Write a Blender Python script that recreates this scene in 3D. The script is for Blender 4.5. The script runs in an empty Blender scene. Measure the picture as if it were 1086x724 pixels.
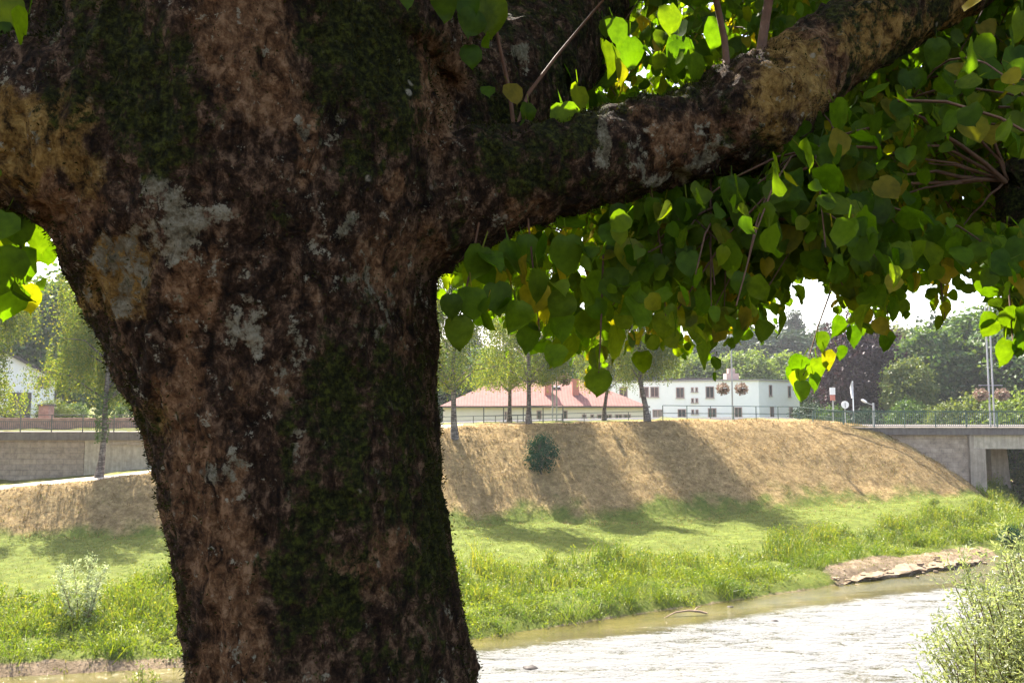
import bpy, math, random
import numpy as np
from mathutils import Vector, noise as mnoise

SC = bpy.context.scene
COL = SC.collection
R = math.radians

# ------------------------------------------------------------------ camera
F = 28.0 / 36.0 * 1086.0
HOR = 428.0
PITCH = math.atan((HOR - 362.0) / F)
CAMZ = 1.6
cam_d = bpy.data.cameras.new('camera')
cam = bpy.data.objects.new('camera', cam_d)
COL.objects.link(cam)
cam_d.lens = 28.0
cam_d.sensor_width = 36.0
cam_d.clip_start = 0.02
cam_d.clip_end = 3000.0
cam.location = (0, 0, CAMZ)
cam.rotation_euler = (R(90) + PITCH, 0, 0)
SC.camera = cam

# ------------------------------------------------------------------ light
SUN_EL, SUN_AZ = R(51), R(-28)          # azimuth from +Y, negative = to the left
SDIR = Vector((math.sin(SUN_AZ) * math.cos(SUN_EL), math.cos(SUN_AZ) * math.cos(SUN_EL), math.sin(SUN_EL)))
w = bpy.data.worlds.new('World')
SC.world = w
w.use_nodes = True
wn = w.node_tree
bg = wn.nodes['Background']
sky = wn.nodes.new('ShaderNodeTexSky')
sky.sky_type = 'NISHITA'
sky.sun_disc = False
sky.sun_elevation = SUN_EL
sky.sun_rotation = SUN_AZ
sky.dust_density = 2.5
sky.air_density = 1.0
warm = wn.nodes.new('ShaderNodeMix')          # dusty summer sky, less blue than clear air
warm.data_type, warm.blend_type = 'RGBA', 'MULTIPLY'
warm.inputs[0].default_value = 1.0
warm.inputs[7].default_value = (1.08, 0.955, 0.88, 1)
wn.links.new(sky.outputs[0], warm.inputs[6])
wn.links.new(warm.outputs[2], bg.inputs[0])
bg.inputs[1].default_value = 0.13
sd = bpy.data.lights.new('sun', 'SUN')
sun = bpy.data.objects.new('sun', sd)
COL.objects.link(sun)
sd.energy = 4.6
sd.angle = R(0.5)
sd.color = (1.0, 0.93, 0.82)
sun.rotation_euler = SDIR.to_track_quat('Z', 'Y').to_euler()
sun.location = (-30, 40, 60)

SC.view_settings.view_transform = 'Standard'
SC.view_settings.look = 'None'
SC.view_settings.gamma = 1.0
SC.view_settings.use_curve_mapping = False
SC.view_settings.exposure = 2.25
SC.render.engine = 'CYCLES'
SC.cycles.use_denoising = True
SC.cycles.max_bounces = 8
SC.cycles.diffuse_bounces = 3
SC.cycles.transmission_bounces = 4
SC.cycles.transparent_max_bounces = 4
SC.cycles.caustics_reflective = False
SC.cycles.caustics_refractive = False

# ------------------------------------------------------------------ helpers
def at(px, py, Y):
    """point seen at photo pixel (px, py) at world depth Y"""
    u = (px - 543.0) / F
    v = (362.0 - py) / F
    c, s = math.cos(PITCH), math.sin(PITCH)
    d = (u, c - v * s, s + v * c)
    k = Y / d[1]
    return Vector((d[0] * k, Y, CAMZ + d[2] * k))

def proj(P):
    P = np.asarray(P, float)
    c, s = math.cos(PITCH), math.sin(PITCH)
    x, y, z = P[..., 0], P[..., 1], P[..., 2] - CAMZ
    dep = y * c + z * s
    up = -y * s + z * c
    dep = np.where(np.abs(dep) < 1e-6, 1e-6, dep)
    return 543.0 + F * x / dep, 362.0 - F * up / dep, dep

def norm(a):
    return a / np.maximum(np.linalg.norm(a, axis=-1, keepdims=True), 1e-9)

def make_mesh(name, V, faces, smooth=False):
    """faces: list of (n x k) int arrays"""
    V = np.asarray(V, np.float32)
    me = bpy.data.meshes.new(name)
    me.vertices.add(len(V))
    me.vertices.foreach_set('co', V.ravel())
    loops, starts, tot = [], [], 0
    for f in faces:
        f = np.asarray(f, np.int32)
        if not len(f):
            continue
        loops.append(f.ravel())
        starts.append(tot + np.arange(len(f), dtype=np.int32) * f.shape[1])
        tot += f.size
    loops = np.concatenate(loops)
    starts = np.concatenate(starts)
    me.loops.add(len(loops))
    me.loops.foreach_set('vertex_index', loops)
    me.polygons.add(len(starts))
    me.polygons.foreach_set('loop_start', starts)
    me.update(calc_edges=True)
    me.validate()
    me.polygons.foreach_set('use_smooth', np.full(len(me.polygons), smooth))
    return me

def link(name, me, mat, parent=None, loc=(0, 0, 0)):
    o = bpy.data.objects.new(name, me)
    COL.objects.link(o)
    if mat is not None and me is not None and not me.materials:
        me.materials.append(mat)
    elif mat is not None and me is not None and me.materials[0] != mat:
        o.material_slots[0].link = 'OBJECT'        # shared mesh, other species
        o.material_slots[0].material = mat
    o.location = loc
    if parent is not None:
        o.parent = parent
    return o

def tag(o, label, cat=None, group=None, kind=None):
    o['label'] = label
    if cat: o['category'] = cat
    if group: o['group'] = group
    if kind: o['kind'] = kind
    return o

def empty(name, loc, label, cat, group=None):
    o = bpy.data.objects.new(name, None)
    COL.objects.link(o)
    o.empty_display_size = 0.2
    o.location = loc
    return tag(o, label, cat, group)

def copy_thing(o, loc, label, rz=0.0, scale=1.0):
    c = o.copy()
    COL.objects.link(c)
    c.location = loc
    c.rotation_euler = (0, 0, rz)
    c.scale = (scale,) * 3 if not hasattr(scale, '__len__') else scale
    c['label'] = label
    for ch in list(o.children):
        d = ch.copy()
        COL.objects.link(d)
        d.parent = c
        for g in list(ch.children):
            e = g.copy()
            COL.objects.link(e)
            e.parent = d
    return c

class MB:
    """collects boxes, bars, tubes into one mesh"""
    def __init__(s):
        s.V, s.F, s.n = [], {}, 0
    def add(s, V, faces):
        V = np.asarray(V, float)
        for f in faces:
            s.F.setdefault(len(f), []).append([i + s.n for i in f])
        s.V.append(V)
        s.n += len(V)
        return s
    def hexa(s, P):
        return s.add(P, [(0, 3, 2, 1), (4, 5, 6, 7), (0, 1, 5, 4), (1, 2, 6, 5), (2, 3, 7, 6), (3, 0, 4, 7)])
    def box(s, x0, x1, y0, y1, z0, z1):
        return s.hexa([(x0, y0, z0), (x1, y0, z0), (x1, y1, z0), (x0, y1, z0),
                       (x0, y0, z1), (x1, y0, z1), (x1, y1, z1), (x0, y1, z1)])
    def obox(s, o, ax, ay, x0, x1, y0, y1, z0, z1):
        """box in a local frame: o origin, ax and ay horizontal axes"""
        o, ax, ay = Vector(o), Vector(ax), Vector(ay)
        P = []
        for z in (z0, z1):
            for (a, b) in ((x0, y0), (x1, y0), (x1, y1), (x0, y1)):
                p = o + ax * a + ay * b
                P.append((p.x, p.y, p.z + z))
        return s.hexa(P)
    def tube(s, pts, rad, n=8, cap=True):
        pts = np.asarray([tuple(p) for p in pts], float)
        m = len(pts)
        rad = np.broadcast_to(np.asarray(rad, float), (m,))
        tg = np.gradient(pts, axis=0)
        tg = norm(tg)
        ref = np.array([0.0, 0, 1]) if abs(tg[0, 2]) < 0.9 else np.array([1.0, 0, 0])
        V = []
        for i in range(m):
            a = np.cross(tg[i], ref)
            a /= max(np.linalg.norm(a), 1e-9)
            b = np.cross(tg[i], a)
            ref = np.cross(a, tg[i])
            th = np.arange(n) * 2 * math.pi / n
            V.append(pts[i] + rad[i] * (np.cos(th)[:, None] * a + np.sin(th)[:, None] * b))
        fs = []
        for i in range(m - 1):
            for k in range(n):
                k2 = (k + 1) % n
                fs.append((i * n + k, i * n + k2, (i + 1) * n + k2, (i + 1) * n + k))
        V = np.concatenate(V)
        if cap:
            fs.append(tuple(range(n)))
            fs.append(tuple((m - 1) * n + k for k in reversed(range(n))))
        return s.add(V, fs)
    def mesh(s, name, origin=(0, 0, 0), smooth=False):
        V = np.concatenate(s.V) - np.asarray(tuple(origin), float)
        me = make_mesh(name, V, [np.array(v) for v in s.F.values()], smooth)
        return me
    def build(s, name, mat, parent=None, origin=None, smooth=False, loc=None):
        if parent is not None:
            org = parent.matrix_basis.translation if origin is None else origin
            if parent.parent is not None and origin is None:
                org = parent.parent.matrix_basis.translation
            return link(name, s.mesh(name, org, smooth), mat, parent)
        org = origin if origin is not None else (0, 0, 0)
        return link(name, s.mesh(name, org, smooth), mat, None, org)

# ------------------------------------------------------------------ materials
class NT:
    def __init__(s, name):
        s.m = bpy.data.materials.new(name)
        s.m.use_nodes = True
        s.t = s.m.node_tree
        s.t.nodes.clear()
        s.out = s.n('ShaderNodeOutputMaterial')
    def n(s, typ, **kw):
        nd = s.t.nodes.new(typ)
        for k, v in kw.items():
            if k.startswith('i_'):
                key = k[2:]
                key = int(key) if key.isdigit() else key.replace('_', ' ')
                nd.inputs[key].default_value = v
            else:
                setattr(nd, k, v)
        return nd
    def l(s, a, b):
        s.t.links.new(a, b)
    def coord(s, scale=(1, 1, 1), kind='Object'):
        tc = s.n('ShaderNodeTexCoord')
        mp = s.n('ShaderNodeMapping')
        mp.inputs['Scale'].default_value = scale
        s.l(tc.outputs[kind], mp.inputs['Vector'])
        return mp.outputs[0]
    def noise(s, vec, scale, detail=4, rough=0.6, dist=0.0):
        nd = s.n('ShaderNodeTexNoise', i_Scale=scale, i_Detail=detail, i_Roughness=rough, i_Distortion=dist)
        s.l(vec, nd.inputs['Vector'])
        return nd.outputs['Fac']
    def ramp(s, fac, stops, interp='LINEAR'):
        nd = s.n('ShaderNodeValToRGB')
        nd.color_ramp.interpolation = interp
        e = nd.color_ramp.elements
        while len(e) < len(stops):
            e.new(0.5)
        for i, (p, c) in enumerate(stops):
            e[i].position = p
            e[i].color = (*c, 1) if hasattr(c, '__len__') else (c, c, c, 1)
        s.l(fac, nd.inputs[0])
        return nd.outputs[0]
    def mix(s, fac, a, b, mode='MIX'):
        nd = s.n('ShaderNodeMix', data_type='RGBA', blend_type=mode)
        for sock, v in ((nd.inputs[0], fac), (nd.inputs[6], a), (nd.inputs[7], b)):
            if hasattr(v, 'is_linked') or hasattr(v, 'links'):
                s.l(v, sock)
            elif hasattr(v, '__len__'):
                sock.default_value = (*v, 1)
            else:
                sock.default_value = v
        return nd.outputs[2]
    def math(s, op, a, b=None, c=None, clamp=False):
        nd = s.n('ShaderNodeMath', operation=op, use_clamp=clamp)
        for i, v in enumerate((a, b, c)):
            if v is None: continue
            if hasattr(v, 'links'): s.l(v, nd.inputs[i])
            else: nd.inputs[i].default_value = v
        return nd.outputs[0]
    def bsdf(s, col, rough=0.8, spec=0.3, bump=None, bstr=0.3, bdist=0.02, metal=0.0):
        b = s.n('ShaderNodeBsdfPrincipled')
        for key, v in (('Base Color', col), ('Roughness', rough)):
            if hasattr(v, 'links'): s.l(v, b.inputs[key])
            elif hasattr(v, '__len__'): b.inputs[key].default_value = (*v, 1)
            else: b.inputs[key].default_value = v
        b.inputs['Specular IOR Level'].default_value = spec
        b.inputs['Metallic'].default_value = metal
        if bump is not None:
            bp = s.n('ShaderNodeBump', i_Strength=bstr, i_Distance=bdist)
            s.l(bump, bp.inputs['Height'])
            s.l(bp.outputs[0], b.inputs['Normal'])
        s.l(b.outputs[0], s.out.inputs['Surface'])
        return b

def simple_mat(name, c, var=0.25, scale=6.0, rough=0.75, spec=0.3, bstr=0.15, metal=0.0, stretch=(1, 1, 1)):
    t = NT(name)
    v = t.coord(stretch)
    f = t.noise(v, scale, 6, 0.65)
    c = np.array(c)
    col = t.ramp(f, [(0.28, tuple(c * (1 - var))), (0.72, tuple(np.minimum(c * (1 + var), 0.95)))])
    t.bsdf(col, rough, spec, f, bstr, 0.02, metal)
    return t.m

def leaf_mat(name, cols, transl=0.4, tcol=(1.5, 1.35, 0.5), gloss=0.022, grough=0.42, patch=None):
    """cols: ramp of colours picked at random per leaf"""
    t = NT(name)
    g = t.n('ShaderNodeNewGeometry')
    n = len(cols)
    col = t.ramp(g.outputs['Random Per Island'], [(i / max(n - 1, 1), c) for i, c in enumerate(cols)])
    if patch:                      # plants of one species stand in patches of lighter and darker growth
        lo, hi, sc1, sc2 = patch
        v = t.coord()
        f = t.math('ADD', t.math('MULTIPLY', t.noise(v, sc1, 4, 0.6), 0.6), t.math('MULTIPLY', t.noise(v, sc2, 4, 0.6), 0.4))
        col = t.mix(1.0, col, t.ramp(f, [(0.38, lo), (0.62, hi)]), 'MULTIPLY')
    d = t.n('ShaderNodeBsdfDiffuse')
    t.l(col, d.inputs[0])
    tr = t.n('ShaderNodeBsdfTranslucent')
    tc = t.mix(1.0, col, tcol, 'MULTIPLY')
    t.l(tc, tr.inputs[0])
    mx = t.n('ShaderNodeMixShader')
    mx.inputs[0].default_value = transl
    t.l(d.outputs[0], mx.inputs[1])
    t.l(tr.outputs[0], mx.inputs[2])
    gl = t.n('ShaderNodeBsdfGlossy')
    gl.inputs['Roughness'].default_value = grough
    m2 = t.n('ShaderNodeMixShader')
    m2.inputs[0].default_value = gloss
    t.l(mx.outputs[0], m2.inputs[1])
    t.l(gl.outputs[0], m2.inputs[2])
    t.l(m2.outputs[0], t.out.inputs['Surface'])
    return t.m

MAT = {}
MAT['linden_leaf'] = leaf_mat('linden_leaf', [(0.0312, 0.0672, 0.0048), (0.0504, 0.1008, 0.0060), (0.0660, 0.1104, 0.0072),
                                              (0.0360, 0.0720, 0.0060), (0.0660, 0.1080, 0.0084), (0.0264, 0.0552, 0.0060), (0.0960, 0.1380, 0.0096), (0.0432, 0.0888, 0.0060), (0.0540, 0.1020, 0.0060), (0.0336, 0.0744, 0.0048), (0.0408, 0.0864, 0.0048), (0.1200, 0.1260, 0.0120), (0.1560, 0.1200, 0.0168)], 0.55, (2.6, 2.6, 0.3), 0.006, 0.4,
                              patch=((0.62, 0.66, 0.6), (1.4, 1.34, 1.3), 7.0, 55.0))
MAT['birch_leaf'] = leaf_mat('birch_leaf', [(0.055, 0.095, 0.020), (0.085, 0.13, 0.026), (0.12, 0.155, 0.028), (0.18, 0.18, 0.03)], 0.5, (1.9, 1.8, 0.6))
MAT['green_leaf'] = leaf_mat('green_leaf', [(0.030, 0.072, 0.018), (0.055, 0.11, 0.026), (0.085, 0.14, 0.032)], 0.4)
MAT['pale_leaf'] = leaf_mat('pale_leaf', [(0.06, 0.10, 0.03), (0.10, 0.14, 0.04), (0.14, 0.17, 0.045)], 0.4)
MAT['yellow_leaf'] = leaf_mat('yellow_leaf', [(0.085, 0.14, 0.02), (0.125, 0.18, 0.03), (0.17, 0.21, 0.04)], 0.4, (1.4, 1.4, 0.6))
MAT['dark_leaf'] = leaf_mat('dark_leaf', [(0.014, 0.035, 0.016), (0.024, 0.05, 0.022), (0.035, 0.06, 0.025)], 0.2)
MAT['copper_leaf'] = leaf_mat('copper_leaf', [(0.022, 0.012, 0.018), (0.035, 0.018, 0.024), (0.05, 0.028, 0.028)], 0.2, (1.4, 0.8, 0.8))
MAT['willow_leaf'] = leaf_mat('willow_leaf', [(0.13, 0.17, 0.06), (0.19, 0.23, 0.10), (0.26, 0.29, 0.15), (0.17, 0.20, 0.06)], 0.48, (1.5, 1.5, 0.9), 0.04)
MAT['silver_leaf'] = leaf_mat('silver_leaf', [(0.20, 0.25, 0.12), (0.27, 0.32, 0.17), (0.34, 0.37, 0.22)], 0.5, (1.3, 1.3, 1.0), 0.04)
MAT['shrub_leaf'] = leaf_mat('shrub_leaf', [(0.014, 0.046, 0.022), (0.028, 0.075, 0.036)], 0.12, gloss=0.002)
MAT['weed'] = leaf_mat('weed', [(0.07, 0.13, 0.018), (0.11, 0.17, 0.022), (0.15, 0.20, 0.028), (0.20, 0.21, 0.05)], 0.4, (1.6, 1.5, 0.5), patch=((0.55, 0.65, 0.6), (1.45, 1.3, 1.1), 0.45, 1.6))
MAT['lush'] = leaf_mat('lush', [(0.08, 0.14, 0.012), (0.13, 0.19, 0.016), (0.19, 0.23, 0.022)], 0.4, (1.6, 1.5, 0.5), patch=((0.5, 0.68, 0.7), (1.4, 1.25, 1.0), 0.7, 1.9))
MAT['lawn'] = leaf_mat('lawn', [(0.07, 0.11, 0.017), (0.105, 0.14, 0.023), (0.145, 0.16, 0.032), (0.20, 0.18, 0.055)], 0.35, (1.4, 1.4, 0.6), patch=((0.8, 0.9, 0.8), (1.3, 1.12, 1.15), 0.3, 1.3))
MAT['dry'] = leaf_mat('dry', [(0.135, 0.088, 0.04), (0.225, 0.16, 0.073), (0.355, 0.268, 0.13), (0.21, 0.17, 0.062)], 0.3, (1.2, 1.1, 0.8), patch=((0.66, 0.62, 0.55), (1.25, 1.22, 1.15), 0.5, 2.2))
MAT['flower'] = leaf_mat('flower', [(0.22, 0.10, 0.08), (0.36, 0.23, 0.18), (0.09, 0.10, 0.035), (0.42, 0.34, 0.26), (0.16, 0.075, 0.06)], 0.3, (1, 1, 1))
MAT['moss'] = leaf_mat('moss', [(0.010, 0.012, 0.004), (0.022, 0.026, 0.006), (0.04, 0.034, 0.012), (0.035, 0.045, 0.008)], 0.2, (1.3, 1.3, 0.6), 0.0)
MAT['twig'] = simple_mat('twig', (0.10, 0.05, 0.028), 0.4, 30)
MAT['birch_bark'] = None
MAT['far_bark'] = simple_mat('far_bark', (0.07, 0.055, 0.04), 0.4, 8)
MAT['white_wall'] = simple_mat('white_wall', (0.85, 0.84, 0.82), 0.03, 2, 0.85, 0.2)
MAT['cream_wall'] = simple_mat('cream_wall', (0.72, 0.64, 0.55), 0.06, 2, 0.85, 0.2)
MAT['trim'] = simple_mat('trim', (0.32, 0.30, 0.28), 0.1, 4)
MAT['dark_trim'] = simple_mat('dark_trim', (0.09, 0.075, 0.07), 0.2, 4)
MAT['glass'] = simple_mat('glass', (0.05, 0.05, 0.055), 0.3, 1.5, 0.12, 0.6, 0.0)
MAT['frame'] = simple_mat('frame', (0.42, 0.30, 0.27), 0.15, 5)
MAT['green_metal'] = simple_mat('green_metal', (0.035, 0.075, 0.06), 0.25, 12, 0.5, 0.5, 0.05)
MAT['grey_metal'] = simple_mat('grey_metal', (0.36, 0.36, 0.36), 0.12, 12, 0.45, 0.5, 0.05)
MAT['rail_metal'] = simple_mat('rail_metal', (0.10, 0.10, 0.095), 0.2, 12, 0.5, 0.5, 0.05)
MAT['white_paint'] = simple_mat('white_paint', (0.78, 0.78, 0.78), 0.05, 8, 0.5, 0.4, 0.02)
MAT['sign_red'] = simple_mat('sign_red', (0.45, 0.16, 0.12), 0.1, 8, 0.5, 0.4, 0.02)
MAT['sign_back'] = simple_mat('sign_back', (0.5, 0.5, 0.5), 0.08, 8, 0.5, 0.4, 0.02)
MAT['path'] = simple_mat('path', (0.42, 0.37, 0.30), 0.15, 14, 0.95, 0.1, 0.3)
MAT['asphalt'] = simple_mat('asphalt', (0.055, 0.055, 0.055), 0.2, 30, 0.9, 0.2, 0.2)
MAT['stone'] = simple_mat('stone', (0.22, 0.19, 0.155), 0.4, 6, 0.9, 0.15, 0.5)
MAT['driftwood'] = simple_mat('driftwood', (0.26, 0.19, 0.13), 0.3, 12, 0.9, 0.2, 0.4)
MAT['wet_stone'] = simple_mat('wet_stone', (0.028, 0.022, 0.017), 0.4, 10, 0.6, 0.3, 0.5)

def concrete_mat(name, c):
    t = NT(name)
    f = t.noise(t.coord((1, 1, 1)), 3.0, 8, 0.7)
    st = t.noise(t.coord((2.5, 2.5, 0.25)), 2.2, 5, 0.7)
    c = np.array(c)
    col = t.ramp(f, [(0.3, tuple(c * 0.72)), (0.7, tuple(c * 1.2))])
    col = t.mix(t.ramp(st, [(0.45, 0.0), (0.7, 0.6)]), col, tuple(c * 0.42))
    t.bsdf(col, 0.9, 0.15, f, 0.3, 0.03)
    return t.m
MAT['concrete'] = concrete_mat('concrete', (0.36, 0.30, 0.235))
MAT['coping'] = concrete_mat('coping', (0.16, 0.14, 0.13))
MAT['beam'] = concrete_mat('beam', (0.46, 0.40, 0.31))

def block_mat(name, c1, c2, mortar, bw, bh, mode='xz', msize=0.012):
    t = NT(name)
    tc = t.n('ShaderNodeTexCoord')
    sp = t.n('ShaderNodeSeparateXYZ')
    t.l(tc.outputs['Object'], sp.inputs[0])
    cb = t.n('ShaderNodeCombineXYZ')
    t.l(sp.outputs['X'], cb.inputs[0])
    t.l(sp.outputs['Z'], cb.inputs[1])
    nz = t.noise(tc.outputs['Object'], 2.5, 5, 0.7)
    br = t.n('ShaderNodeTexBrick')
    br.inputs['Scale'].default_value = 1.0
    br.inputs['Brick Width'].default_value = bw
    br.inputs['Row Height'].default_value = bh
    br.inputs['Mortar Size'].default_value = msize
    br.inputs['Mortar Smooth'].default_value = 0.4
    br.inputs['Color1'].default_value = (*c1, 1)
    br.inputs['Color2'].default_value = (*c2, 1)
    br.inputs['Mortar'].default_value = (*mortar, 1)
    br.offset_frequency = 2
    t.l(cb.outputs[0], br.inputs['Vector'])
    col = t.mix(1.0, br.outputs['Color'], t.ramp(nz, [(0.3, 0.6), (0.7, 1.25)]), 'MULTIPLY')
    h = t.math('ADD', t.math('MULTIPLY', br.outputs['Fac'], -1.0), nz)
    t.bsdf(col, 0.92, 0.15, h, 0.5, 0.03)
    return t.m
MAT['old_blocks'] = block_mat('old_blocks', (0.36, 0.29, 0.22), (0.31, 0.25, 0.20), (0.26, 0.21, 0.17), 0.8, 0.33, msize=0.02)
MAT['wing_blocks'] = block_mat('wing_blocks', (0.40, 0.32, 0.245), (0.33, 0.26, 0.20), (0.27, 0.21, 0.17), 0.7, 0.3, msize=0.015)
MAT['pink_brick'] = block_mat('pink_brick', (0.42, 0.24, 0.20), (0.36, 0.20, 0.17), (0.35, 0.28, 0.25), 0.25, 0.08, msize=0.01)

def roof_mat(name, c, rows=0.32):
    t = NT(name)
    tc = t.n('ShaderNodeTexCoord')
    wv = t.n('ShaderNodeTexWave', wave_type='BANDS', bands_direction='X', i_Scale=1.1, i_Distortion=0.3)
    t.l(tc.outputs['Object'], wv.inputs['Vector'])
    f = t.noise(tc.outputs['Object'], 1.6, 6, 0.7)
    c = np.array(c)
    col = t.ramp(f, [(0.3, tuple(c * 0.78)), (0.7, tuple(c * 1.2))])
    col = t.mix(1.0, col, t.ramp(wv.outputs['Fac'], [(0.0, 0.75), (0.4, 1.0)]), 'MULTIPLY')
    t.bsdf(col, 0.85, 0.2, wv.outputs['Fac'], 0.3, 0.03)
    return t.m
MAT['red_tiles'] = roof_mat('red_tiles', (0.24, 0.115, 0.095))
MAT['dark_tiles'] = roof_mat('dark_tiles', (0.09, 0.075, 0.07))

def birch_bark():
    t = NT('birch_bark')
    a = t.noise(t.coord((1.2, 1.2, 6)), 2.2, 5, 0.7)
    b = t.noise(t.coord((5, 5, 1.0)), 2.0, 5, 0.65)
    col = t.ramp(a, [(0.44, (0.055, 0.043, 0.035)), (0.56, (0.26, 0.22, 0.18))])
    col = t.mix(t.ramp(b, [(0.40, 0.0), (0.62, 0.85)]), col, (0.06, 0.046, 0.036))
    t.bsdf(col, 0.9, 0.2, b, 0.4, 0.03)
    return t.m
MAT['birch_bark'] = birch_bark()

def bark_mat():
    t = NT('linden_bark')
    att = t.n('ShaderNodeAttribute', attribute_name='mask')
    sp = t.n('ShaderNodeSeparateColor')
    t.l(att.outputs['Color'], sp.inputs[0])
    v = t.coord((1, 1, 1))
    vs = t.coord((1, 1, 0.55))
    n1 = t.noise(vs, 9.0, 8, 0.72, 0.4)
    n2 = t.noise(v, 30.0, 8, 0.75)
    n3 = t.noise(vs, 26.0, 6, 0.7, 0.8)
    n4 = t.noise(v, 70.0, 5, 0.7)
    mixn = t.math('ADD', t.math('MULTIPLY', n1, 0.55), t.math('MULTIPLY', n2, 0.45))
    n6 = t.noise(t.coord((1, 1, 0.85)), 46.0, 6, 0.8, 0.3)
    n5 = t.math('ADD', t.math('MULTIPLY', n3, 0.5), t.math('MULTIPLY', n6, 0.5))
    base = t.ramp(n5, [(0.41, (0.0100, 0.0057, 0.0032)), (0.49, (0.0349, 0.0192, 0.0104)), (0.535, (0.0823, 0.0462, 0.0262)), (0.59, (0.2120, 0.1328, 0.0808))])
    tan = t.ramp(n5, [(0.39, (0.0182, 0.0083, 0.0039)), (0.46, (0.0975, 0.0484, 0.0220)), (0.52, (0.1885, 0.1003, 0.0484)), (0.59, (0.3510, 0.2124, 0.1155))])
    olive = t.ramp(n5, [(0.40, (0.0480, 0.0246, 0.0060)), (0.48, (0.2040, 0.1176, 0.0320)), (0.59, (0.4320, 0.2800, 0.0900))])
    lich = t.ramp(n2, [(0.38, (0.05, 0.037, 0.022)), (0.50, (0.19, 0.165, 0.105)), (0.62, (0.36, 0.33, 0.24))])
    moss = t.ramp(n4, [(0.36, (0.0068, 0.0078, 0.0022)), (0.50, (0.0230, 0.0260, 0.0055)), (0.64, (0.0743, 0.0845, 0.0110))])
    def fac(sock, nz, lo=0.42, hi=0.56, amp=1.1):
        s = t.math('ADD', sock, t.math('MULTIPLY', t.math('SUBTRACT', nz, 0.5), amp))
        mr = t.n('ShaderNodeMapRange', interpolation_type='SMOOTHSTEP')
        mr.inputs[1].default_value = lo
        mr.inputs[2].default_value = hi
        t.l(s, mr.inputs[0])
        return mr.outputs[0]
    col = t.mix(fac(sp.outputs[0], mixn, 0.38, 0.60, 1.6), base, tan)
    att2 = t.n('ShaderNodeAttribute', attribute_name='olive')
    col = t.mix(fac(att2.outputs['Fac'], mixn, 0.40, 0.6, 1.6), col, olive)
    col = t.mix(fac(sp.outputs[2], n2, 0.45, 0.56, 2.4), col, lich)
    col = t.mix(fac(sp.outputs[1], mixn, 0.38, 0.62, 3.4), col, moss)
    # cracked dark fissures and pale lichen specks all over
    vo = t.n('ShaderNodeTexVoronoi', i_Scale=17.0, feature='F1')
    t.l(v, vo.inputs['Vector'])
    speck = t.ramp(vo.outputs['Distance'], [(0.10, 1.0), (0.17, 0.0)])
    gate = t.ramp(n1, [(0.55, 0.0), (0.62, 0.8)])
    col = t.mix(t.math('MULTIPLY', speck, gate), col, (0.42, 0.38, 0.29))
    fis = t.ramp(n3, [(0.30, 0.92), (0.43, 0.0)])
    col = t.mix(fis, col, (0.007, 0.005, 0.0035))
    vc = t.n('ShaderNodeTexVoronoi', i_Scale=26.0, feature='DISTANCE_TO_EDGE')
    dv = t.n('ShaderNodeVectorMath', operation='ADD')
    nv = t.n('ShaderNodeTexNoise', i_Scale=18.0, i_Detail=3.0)
    t.l(vs, nv.inputs['Vector'])
    sc = t.n('ShaderNodeVectorMath', operation='SCALE')
    sc.inputs['Scale'].default_value = 0.06
    t.l(nv.outputs['Color'], sc.inputs[0])
    t.l(vs, dv.inputs[0])
    t.l(sc.outputs[0], dv.inputs[1])
    t.l(dv.outputs[0], vc.inputs['Vector'])
    crack = t.ramp(vc.outputs['Distance'], [(0.0, 0.0), (0.14, 1.0)])
    h = t.math('ADD', t.math('MULTIPLY', n3, 1.0), t.math('MULTIPLY', n2, 0.6))
    h = t.math('ADD', h, t.math('MULTIPLY', crack, 0.16))
    h = t.math('ADD', h, t.math('MULTIPLY', n4, 0.5))
    t.bsdf(col, 0.92, 0.12, h, 1.0, 0.045)
    return t.m
MAT['bark'] = bark_mat()

def ground_mat():
    t = NT('ground')
    att = t.n('ShaderNodeAttribute', attribute_name='zone')
    sp = t.n('ShaderNodeSeparateColor')
    t.l(att.outputs['Color'], sp.inputs[0])
    v = t.coord()
    a = t.noise(v, 0.55, 6, 0.65)
    b = t.noise(v, 5.0, 7, 0.75)
    c = t.noise(v, 22.0, 4, 0.7)
    green = t.ramp(b, [(0.3, (0.065, 0.092, 0.016)), (0.5, (0.10, 0.13, 0.023)), (0.72, (0.15, 0.16, 0.036))])
    dry = t.ramp(b, [(0.3, (0.125, 0.083, 0.039)), (0.5, (0.24, 0.17, 0.08)), (0.7, (0.365, 0.275, 0.133))])
    sand = t.ramp(b, [(0.3, (0.11, 0.08, 0.05)), (0.55, (0.22, 0.17, 0.115)), (0.75, (0.34, 0.28, 0.21))])
    soil = t.ramp(b, [(0.3, (0.05, 0.035, 0.02)), (0.7, (0.12, 0.085, 0.05))])
    mixn = t.math('ADD', t.math('MULTIPLY', a, 0.5), t.math('MULTIPLY', b, 0.5))
    def fac(sock, amp, lo=0.35, hi=0.65):
        s = t.math('ADD', sock, t.math('MULTIPLY', t.math('SUBTRACT', mixn, 0.5), amp))
        mr = t.n('ShaderNodeMapRange', interpolation_type='SMOOTHSTEP')
        mr.inputs[1].default_value = lo
        mr.inputs[2].default_value = hi
        t.l(s, mr.inputs[0])
        return mr.outputs[0]
    col = t.mix(fac(sp.outputs[0], 1.3, 0.15, 0.9), green, dry)
    col = t.mix(fac(sp.outputs[1], 1.2), col, sand)
    col = t.mix(fac(sp.outputs[2], 1.2), col, soil)
    pt = t.noise(v, 1.7, 5, 0.65)
    col = t.mix(1.0, col, t.ramp(pt, [(0.36, (0.7, 0.68, 0.62)), (0.64, (1.18, 1.16, 1.1))]), 'MULTIPLY')
    h = t.math('ADD', b, t.math('MULTIPLY', c, 0.5))
    t.bsdf(col, 0.95, 0.1, h, 0.8, 0.08)
    return t.m
MAT['ground'] = ground_mat()

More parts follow.
